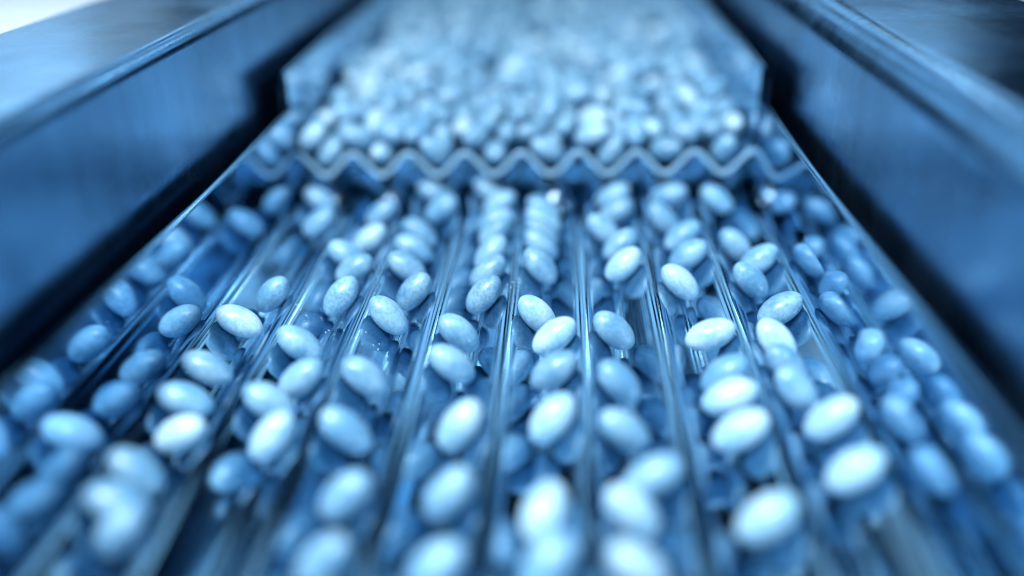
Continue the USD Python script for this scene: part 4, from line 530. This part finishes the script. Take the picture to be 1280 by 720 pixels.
    (-1.508, 11.148, -0.122, 0.454, 0.537, 0.404, -0.585), (-0.508, 11.225, -0.116, 0.421, 0.272, 0.721, -0.477), (0.739, 10.998, 0.216, 0.823, -0.328, -0.405, -0.226),
    (1.5, 10.602, -0.129, 0.457, -0.545, -0.486, -0.507), (2.213, 10.787, 0.153, 0.42, 0.419, -0.612, 0.523), (2.549, 11.077, -0.059, 0.388, -0.552, -0.083, -0.733),
    (-2.574, 12.046, -0.045, 0.3, -0.119, 0.944, -0.066), (-2.24, 12.355, 0.163, 0.358, 0.555, -0.688, 0.302), (-0.517, 11.844, -0.118, 0.475, 0.224, -0.601, 0.602),
    (1.49, 11.805, -0.111, 0.459, -0.743, -0.305, -0.38), (2.233, 11.763, 0.144, 0.599, 0.293, -0.527, 0.526), (2.571, 12.064, -0.06, 0.655, -0.08, 0.454, -0.598),
    (2.78, 4.813, 0.154, 0.666, -0.646, 0.21, 0.308), (-1.563, 12.811, -0.062, 0.842, -0.386, -0.264, 0.268), (-0.5, 12.469, -0.129, 0.542, 0.45, -0.453, 0.546),
    (1.24, 12.862, 0.147, 0.411, 0.783, 0.151, 0.442), (2.274, 13.226, 0.106, 0.57, 0.778, 0.265, -0.013), (2.504, 12.706, -0.126, 0.694, 0.715, 0.034, 0.07),
    (3.512, 12.602, -0.112, 0.523, 0.823, 0.12, -0.187), (3.493, 10.716, -0.129, 0.41, 0.304, -0.637, 0.578), (-3.509, 11.801, -0.056, 0.106, -0.658, -0.314, -0.676),
    (0.508, 13.55, -0.099, 0.62, -0.316, 0.601, 0.392), (1.525, 13.696, -0.104, 0.519, 0.423, -0.311, 0.675), (2.152, 13.804, 0.18, 0.542, 0.574, -0.266, -0.553),
    (2.571, 13.487, -0.055, 0.423, -0.328, 0.009, -0.845), (-3.496, 14.374, -0.119, 0.027, -0.012, -0.79, 0.613), (-2.676, 14.347, 0.055, 0.724, 0.21, -0.306, -0.582),
    (3.429, 11.709, -0.05, 0.159, -0.757, 0.594, -0.221), (-3.543, 12.712, -0.083, 0.594, -0.551, 0.041, 0.585), (0.108, 11.463, 0.231, 0.654, 0.313, -0.128, -0.677),
    (-3.668, 13.356, 0.546, 0.622, 0.524, 0.476, 0.335), (3.358, 10.231, 0.277, 0.21, -0.616, 0.274, 0.708), (-0.453, 7.993, 0.414, 0.717, 0.296, 0.514, 0.367),
    (1.733, 6.709, 0.158, 0.189, -0.281, -0.569, 0.75), (2.569, 6.843, -0.055, 0.019, 0.802, 0.416, -0.429), (3.577, 6.893, -0.053, 0.167, -0.688, -0.581, 0.402),
    (-1.502, 8.411, -0.04, 0.027, -0.321, 0.946, 0.027), (-0.261, 8.726, 0.124, 0.711, -0.246, 0.418, 0.509), (0.526, 8.382, -0.102, 0.152, -0.164, -0.782, 0.582),
    (1.558, 8.496, -0.034, 0.076, -0.509, 0.056, -0.855), (2.434, 8.451, -0.054, 0.205, -0.323, 0.124, 0.915), (3.732, 8.346, 0.113, 0.387, -0.443, -0.809, -0.016),
    (-3.475, 9.251, -0.07, 0.16, 0.523, -0.328, 0.77), (-2.533, 9.141, -0.079, 0.36, -0.823, -0.159, -0.409), (-1.541, 8.86, -0.071, 0.295, -0.276, 0.876, 0.262),
    (-1.237, 9.175, 0.161, 0.706, -0.419, -0.447, -0.355), (-0.653, 9.339, 0.179, 0.032, 0.405, 0.195, 0.893), (0.527, 9.335, -0.074, 0.676, -0.179, 0.612, 0.369),
    (1.883, 8.814, 0.201, 0.007, 0.724, -0.159, -0.671), (2.493, 9.38, -0.129, 0.577, -0.639, 0.308, 0.404), (3.495, 9.444, -0.126, 0.299, 0.378, -0.676, 0.557),
    (-3.532, 10.236, -0.072, 0.582, -0.497, 0.638, 0.075), (-2.201, 10.205, 0.171, 0.027, -0.775, -0.131, 0.617), (-1.43, 10.001, -0.053, 0.278, 0.877, -0.303, -0.248),
    (-0.375, 10.129, 0.03, 0.199, -0.776, -0.335, 0.496), (0.535, 10.307, -0.079, 0.29, 0.79, 0.278, -0.463), (1.215, 10.73, 0.171, 0.767, 0.608, 0.18, 0.1),
    (2.533, 9.994, -0.094, 0.173, -0.193, -0.795, 0.549), (3.5, 10.075, -0.129, 0.472, -0.523, 0.457, 0.544), (-3.145, 11.118, 0.196, 0.028, -0.781, -0.431, 0.451),
    (-0.51, 4.048, -0.118, 0.475, 0.505, 0.606, -0.389), (2.239, 3.403, 0.132, 0.384, 0.205, -0.663, 0.609), (2.555, 3.72, -0.077, 0.42, -0.795, -0.437, 0.042),
    (3.441, 4.083, -0.061, 0.369, 0.037, 0.873, 0.316), (-3.48, 5.041, -0.109, 0.109, 0.049, 0.546, 0.829), (2.868, 15.447, 0.196, 0.402, 0.311, -0.829, -0.235),
    (-1.168, 15.382, 0.192, 0.399, -0.129, -0.907, 0.051), (-0.692, 13.69, 0.207, 0.303, -0.099, 0.103, -0.942), (1.493, 4.927, -0.067, 0.699, -0.505, 0.507, -0.016),
    (1.836, 5.217, 0.176, 0.546, -0.674, -0.351, 0.352), (2.504, 4.477, -0.127, 0.539, -0.455, -0.56, -0.434), (3.515, 5.271, -0.121, 0.531, 0.666, -0.439, 0.285),
    (-3.498, 5.641, -0.127, 0.665, -0.702, -0.107, -0.231), (-3.436, 3.916, -0.055, 0.268, -0.883, -0.052, 0.381), (-2.495, 3.685, -0.128, 0.342, -0.348, 0.662, 0.568),
    (3.487, 5.842, -0.08, 0.338, -0.194, 0.335, 0.858), (-2.579, 7.141, -0.052, 0.23, 0.764, 0.563, 0.213), (-2.452, 6.698, -0.085, 0.089, 0.602, 0.666, -0.432),
    (-1.469, 6.807, -0.035, 0.482, -0.581, 0.257, -0.603), (0.489, 6.742, -0.117, 0.093, 0.12, 0.737, 0.658), (-2.797, 5.129, 0.154, 0.293, -0.233, -0.694, -0.615),
    (-0.503, 5.193, -0.127, 0.67, -0.698, 0.109, 0.229), (0.504, 4.851, -0.128, 0.375, -0.31, 0.558, 0.672), (-3.43, 7.61, -0.057, 0.725, 0.419, 0.197, 0.51),
    (-1.684, 7.591, 0.067, 0.364, -0.273, -0.143, 0.879), (-0.285, 7.715, 0.104, 0.463, -0.713, 0.284, 0.444), (1.216, 7.349, 0.158, 0.42, 0.386, 0.494, -0.656),
    (2.132, 7.576, 0.188, 0.634, 0.708, 0.224, -0.216), (-1.832, 5.634, 0.182, 0.526, 0.56, -0.493, 0.408), (-0.513, 5.825, -0.12, 0.447, 0.267, -0.587, 0.621),
    (0.708, 6.063, 0.253, 0.509, -0.241, 0.787, 0.252), (-1.532, 15.101, -0.089, 0.351, -0.797, -0.248, -0.425), (1.523, 14.807, -0.072, 0.31, -0.941, 0.062, 0.118),
    (2.492, 15.21, -0.126, 0.118, -0.253, -0.669, -0.689), (-1.756, 13.7, 0.14, 0.565, 0.778, -0.178, 0.207), (-1.504, 13.339, -0.127, 0.237, 0.117, -0.696, 0.667),
    (0.491, 12.751, -0.127, 0.612, -0.737, 0.222, 0.18), (3.497, 13.207, -0.127, 0.046, 0.077, 0.704, 0.705), (-3.5, 13.811, -0.097, 0.872, -0.451, 0.085, 0.167),
    (2.539, 2.617, -0.093, 0.562, 0.73, -0.386, -0.048), (-1.482, 1.142, -0.103, 0.002, -0.359, -0.676, 0.643), (1.488, 14.283, -0.116, 0.625, 0.36, -0.529, 0.446),
    (1.783, 14.179, 0.161, 0.458, 0.712, 0.383, -0.369), (2.517, 14.004, -0.115, 0.315, 0.033, 0.633, -0.706), (-3.502, 15.68, -0.126, 0.148, 0.179, -0.749, 0.621),
    (-2.512, 14.969, -0.111, 0.061, -0.283, 0.561, 0.775), (2.247, 2.809, 0.151, 0.16, 0.288, 0.616, 0.715), (3.222, 3.06, 0.162, 0.306, 0.41, 0.593, -0.622),
    (-3.439, 2.461, -0.042, 0.352, -0.509, 0.122, -0.776), (-2.496, 2.387, -0.095, 0.561, 0.237, 0.649, -0.456), (-1.547, 2.261, -0.065, 0.237, -0.116, -0.341, 0.902),
    (-0.507, 2.325, -0.129, 0.41, 0.304, -0.637, 0.578), (0.505, 2.224, -0.126, 0.77, 0.637, -0.021, 0.027), (1.766, 2.618, 0.136, 0.765, -0.603, -0.073, -0.213),
    (0.753, 13.504, 0.273, 0.39, -0.669, 0.633, -0.025), (0.771, 14.458, 0.172, 0.34, 0.627, 0.238, -0.659), (-3.181, 12.466, 0.454, 0.541, 0.709, 0.137, 0.43),
    (-3.508, 3.411, -0.116, 0.422, -0.272, 0.721, 0.478), (-2.763, 3.29, 0.134, 0.694, -0.687, 0.215, 0.025), (-1.497, 3.473, -0.125, 0.667, -0.744, -0.048, 0.006),
    (-0.506, 2.953, -0.129, 0.409, 0.303, -0.637, 0.578), (0.497, 3.131, -0.127, 0.109, 0.229, -0.67, 0.698), (2.458, 11.387, 0.302, 0.319, 0.908, -0.15, -0.227),
    (3.158, 11.982, 0.255, 0.879, 0.237, 0.378, 0.167), (-3.71, 12.509, 0.262, 0.234, -0.575, -0.166, -0.767), (-3.183, 12.812, 0.169, 0.582, 0.635, 0.16, 0.481),
    (2.753, 9.622, 0.131, 0.571, -0.48, -0.51, -0.428), (-3.68, 10.948, 0.3, 0.601, 0.233, 0.732, 0.223), (-2.792, 10.808, 0.206, 0.544, 0.424, 0.449, 0.568),
    (0.338, 10.577, 0.196, 0.275, 0.518, -0.75, -0.305), (0.744, 12.367, 0.131, 0.656, -0.704, 0.114, 0.246), (3.229, 12.47, 0.179, 0.05, 0.212, -0.791, -0.572),
    (3.513, 12.121, -0.028, 0.723, -0.041, 0.682, -0.1), (-3.296, 13.497, 0.174, 0.855, 0.292, -0.313, 0.292), (-1.796, 11.479, 0.166, 0.707, -0.251, -0.595, -0.287),
    (-1.165, 11.382, 0.175, 0.418, 0.039, 0.669, 0.613), (-0.738, 11.302, 0.258, 0.488, 0.396, -0.571, 0.529), (0.205, 11.037, 0.163, 0.076, -0.596, -0.467, -0.649),
    (2.755, 13.1, 0.132, 0.693, -0.671, 0.075, -0.254), (3.781, 13.047, 0.148, 0.089, -0.071, -0.657, -0.745), (-2.281, 14.166, 0.199, 0.365, -0.02, -0.133, -0.921),
    (-1.206, 13.7, 0.162, 0.625, 0.402, -0.667, -0.064), (1.204, 13.848, 0.159, 0.742, 0.626, -0.231, -0.063), (-1.491, 12.268, -0.113, 0.46, 0.752, 0.328, -0.34),
    (-0.226, 12.036, 0.148, 0.548, 0.471, -0.321, 0.612), (0.202, 12.339, 0.162, 0.759, 0.504, -0.39, -0.135), (-0.241, 15.022, 0.133, 0.181, -0.176, 0.628, 0.736),
    (3.22, 15.79, 0.22, 0.538, 0.359, -0.742, -0.175), (-2.724, 15.789, 0.181, 0.5, -0.531, 0.34, -0.593), (-1.726, 15.785, 0.237, 0.528, 0.369, 0.174, 0.745),
    (0.186, 15.788, 0.2, 0.48, 0.436, -0.637, -0.417), (-2.264, 13.27, 0.256, 0.669, 0.252, -0.136, -0.686), (-0.337, 12.963, 0.067, 0.558, 0.204, 0.497, 0.632),
    (0.254, 13.17, 0.133, 0.041, 0.499, -0.204, -0.841), (-3.451, 9.727, -0.077, 0.517, -0.576, -0.631, -0.045), (-2.503, 9.882, -0.127, 0.668, 0.7, 0.112, -0.225),
    (-3.514, 8.15, -0.116, 0.627, -0.345, -0.53, -0.455), (-2.491, 8.081, -0.127, 0.222, -0.18, 0.612, 0.737), (-1.564, 7.987, -0.056, 0.908, -0.154, -0.323, -0.218),
    (-0.5, 8.196, -0.129, 0.462, 0.527, -0.549, 0.456), (1.496, 7.964, -0.128, 0.671, 0.559, 0.313, -0.373), (3.503, 7.948, -0.128, 0.618, -0.611, -0.301, -0.393),
    (-3.484, 8.733, -0.11, 0.055, 0.094, -0.825, -0.554), (-2.545, 8.641, -0.087, 0.658, 0.461, 0.097, -0.588), (2.461, 6.344, -0.095, 0.036, 0.368, -0.787, 0.494),
    (3.486, 6.373, -0.114, 0.761, -0.622, -0.124, 0.136), (-3.48, 7.129, -0.102, 0.537, -0.819, -0.201, 0.002), (-0.508, 7.414, -0.126, 0.614, -0.739, 0.215, 0.177),
    (0.501, 7.318, -0.098, 0.397, 0.204, 0.411, -0.795), (1.416, 6.912, -0.046, 0.559, -0.331, -0.252, 0.717), (1.549, 7.352, -0.081, 0.47, -0.642, -0.603, -0.064),
    (2.486, 7.353, -0.121, 0.591, -0.619, 0.246, 0.456), (1.494, 1.15, -0.126, 0.655, 0.56, 0.379, -0.337), (0.502, 5.522, -0.124, 0.006, -0.015, 0.687, 0.727),]

# ------------------------------------------------------------------ tablets
def tablet_mesh(a, b, c, seed=0):
    a, b, c = .955*a, .955*b, .955*c
    s = trimesh.creation.uv_sphere(1.0, count=[18, 26]); v = np.array(s.vertices)
    v = v[:, [2, 0, 1]]                       # long axis along x
    f = np.array(s.faces)
    k = np.abs(v[:, 0])
    v = np.stack([v[:, 0]*a, v[:, 1]*b*(1 + .03*(1 - k**2)), v[:, 2]*c*(1 + .02*(1 - k**2))], 1)
    return trimesh.Trimesh(v, f, process=False)
SHAPES = [tablet_mesh(.345, .214, .195), tablet_mesh(.325, .22, .195), tablet_mesh(.35, .21, .19), tablet_mesh(.335, .21, .205)]
rng = np.random.default_rng(11)
def quat(R):
    q = trimesh.transformations.quaternion_from_matrix(np.vstack([np.hstack([R, np.zeros((3, 1))]), [0, 0, 0, 1]]))
    return Gf.Quatf(float(q[0]), float(q[1]), float(q[2]), float(q[3]))
def place(pos, R, label, group, kind, shape=None):
    m_ = obj('tablet', SHAPES[rng.integers(4) if shape is None else shape], M_PILL[kind], smooth=True)
    m_.AddTranslateOp().Set(Gf.Vec3d(*(np.asarray(pos)*S).tolist())); m_.AddOrientOp().Set(quat(R))
    tag(m_, label, 'tablet', group)

ORD = ['first', 'second', 'third', 'fourth', 'fifth', 'sixth', 'seventh', 'eighth', 'ninth', 'tenth', 'eleventh', 'twelfth', 'thirteenth']
CH = ['leftmost channel', 'second channel from left', 'third channel from left', 'fourth channel from left', 'fourth channel from right', 'third channel from right', 'second channel from right', 'rightmost channel']
TONE = ['pale blue', 'bright white', 'mottled grey']
SLIDE = .03
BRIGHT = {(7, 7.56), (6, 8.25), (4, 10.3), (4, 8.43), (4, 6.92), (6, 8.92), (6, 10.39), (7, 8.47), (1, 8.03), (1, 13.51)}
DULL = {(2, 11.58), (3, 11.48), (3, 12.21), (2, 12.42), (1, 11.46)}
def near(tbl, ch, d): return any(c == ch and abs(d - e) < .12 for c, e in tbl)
for ch in range(8):
    row = sorted([t for t in LOWER if t[0] == ch], key=lambda t: -t[1])
    for i, (_, d, ang, ux, uy, uz, x, z) in enumerate(row):
        s = 1 if ang > 0 else -1
        ax = np.array([ux, uy, uz]); ax /= np.linalg.norm(ax)
        side = np.cross([0, 0, 1.], ax); side /= np.linalg.norm(side)
        R = np.stack([ax, side, np.cross(ax, side)], 1)
        slide = SLIDE*np.array([s*math.cos(AL), 0, math.sin(AL)])
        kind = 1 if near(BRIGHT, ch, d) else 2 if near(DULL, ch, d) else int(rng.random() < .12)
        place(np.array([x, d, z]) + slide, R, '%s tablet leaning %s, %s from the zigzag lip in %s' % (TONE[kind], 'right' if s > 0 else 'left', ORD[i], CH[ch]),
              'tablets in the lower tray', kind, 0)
NOTCH = ['leftmost notch', 'second notch from left', 'third notch from left', 'fourth notch from left', 'fourth notch from right', 'third notch from right', 'second notch from right', 'rightmost notch']
heap = [(np.array([r[0], r[1] + D0, r[2] + STEP]), trimesh.transformations.quaternion_matrix(r[3:7])[:3, :3][:, [2, 0, 1]]) for r in HEAP]
count = [0]*8
for p, R in heap:
    kind = int(rng.random() < .18)
    ch = min(7, max(0, int(p[0] + 4)))
    if count[ch] < 6:
        lab = 'tablet %s the upper zigzag lip, above the %s' % ('nearest to' if not count[ch] else ORD[count[ch]] + ' back from', NOTCH[ch])
        count[ch] += 1
    else:
        lab = 'pale oval tablet out of focus in the heap on the upper tray'
    place(p, R, lab, 'tablets heaped on the upper tray', kind)
pi = UsdGeom.PointInstancer.Define(stage, '/World/tablet_heap')
proto = usdkit.mesh(stage, '/World/tablet_heap/tablet', (np.array(SHAPES[0].vertices)*S, SHAPES[0].faces), M_PILL[0], smooth=True)
pi.CreatePrototypesRel().SetTargets([proto.GetPath()])
rest = [(np.array([r[0], r[1] + D0, r[2] + STEP])*S, trimesh.transformations.quaternion_matrix(r[3:7])[:3, :3][:, [2, 0, 1]]) for r in REST]
pi.CreateProtoIndicesAttr([0]*len(rest))
pi.CreatePositionsAttr(Vt.Vec3fArray([Gf.Vec3f(*map(float, p)) for p, _ in rest]))
pi.CreateOrientationsAttr(Vt.QuathArray([Gf.Quath(quat(R)) for _, R in rest]))
tag(pi, 'mass of further pale tablets buried in and behind the heap on the upper tray', 'tablets', None, 'stuff')
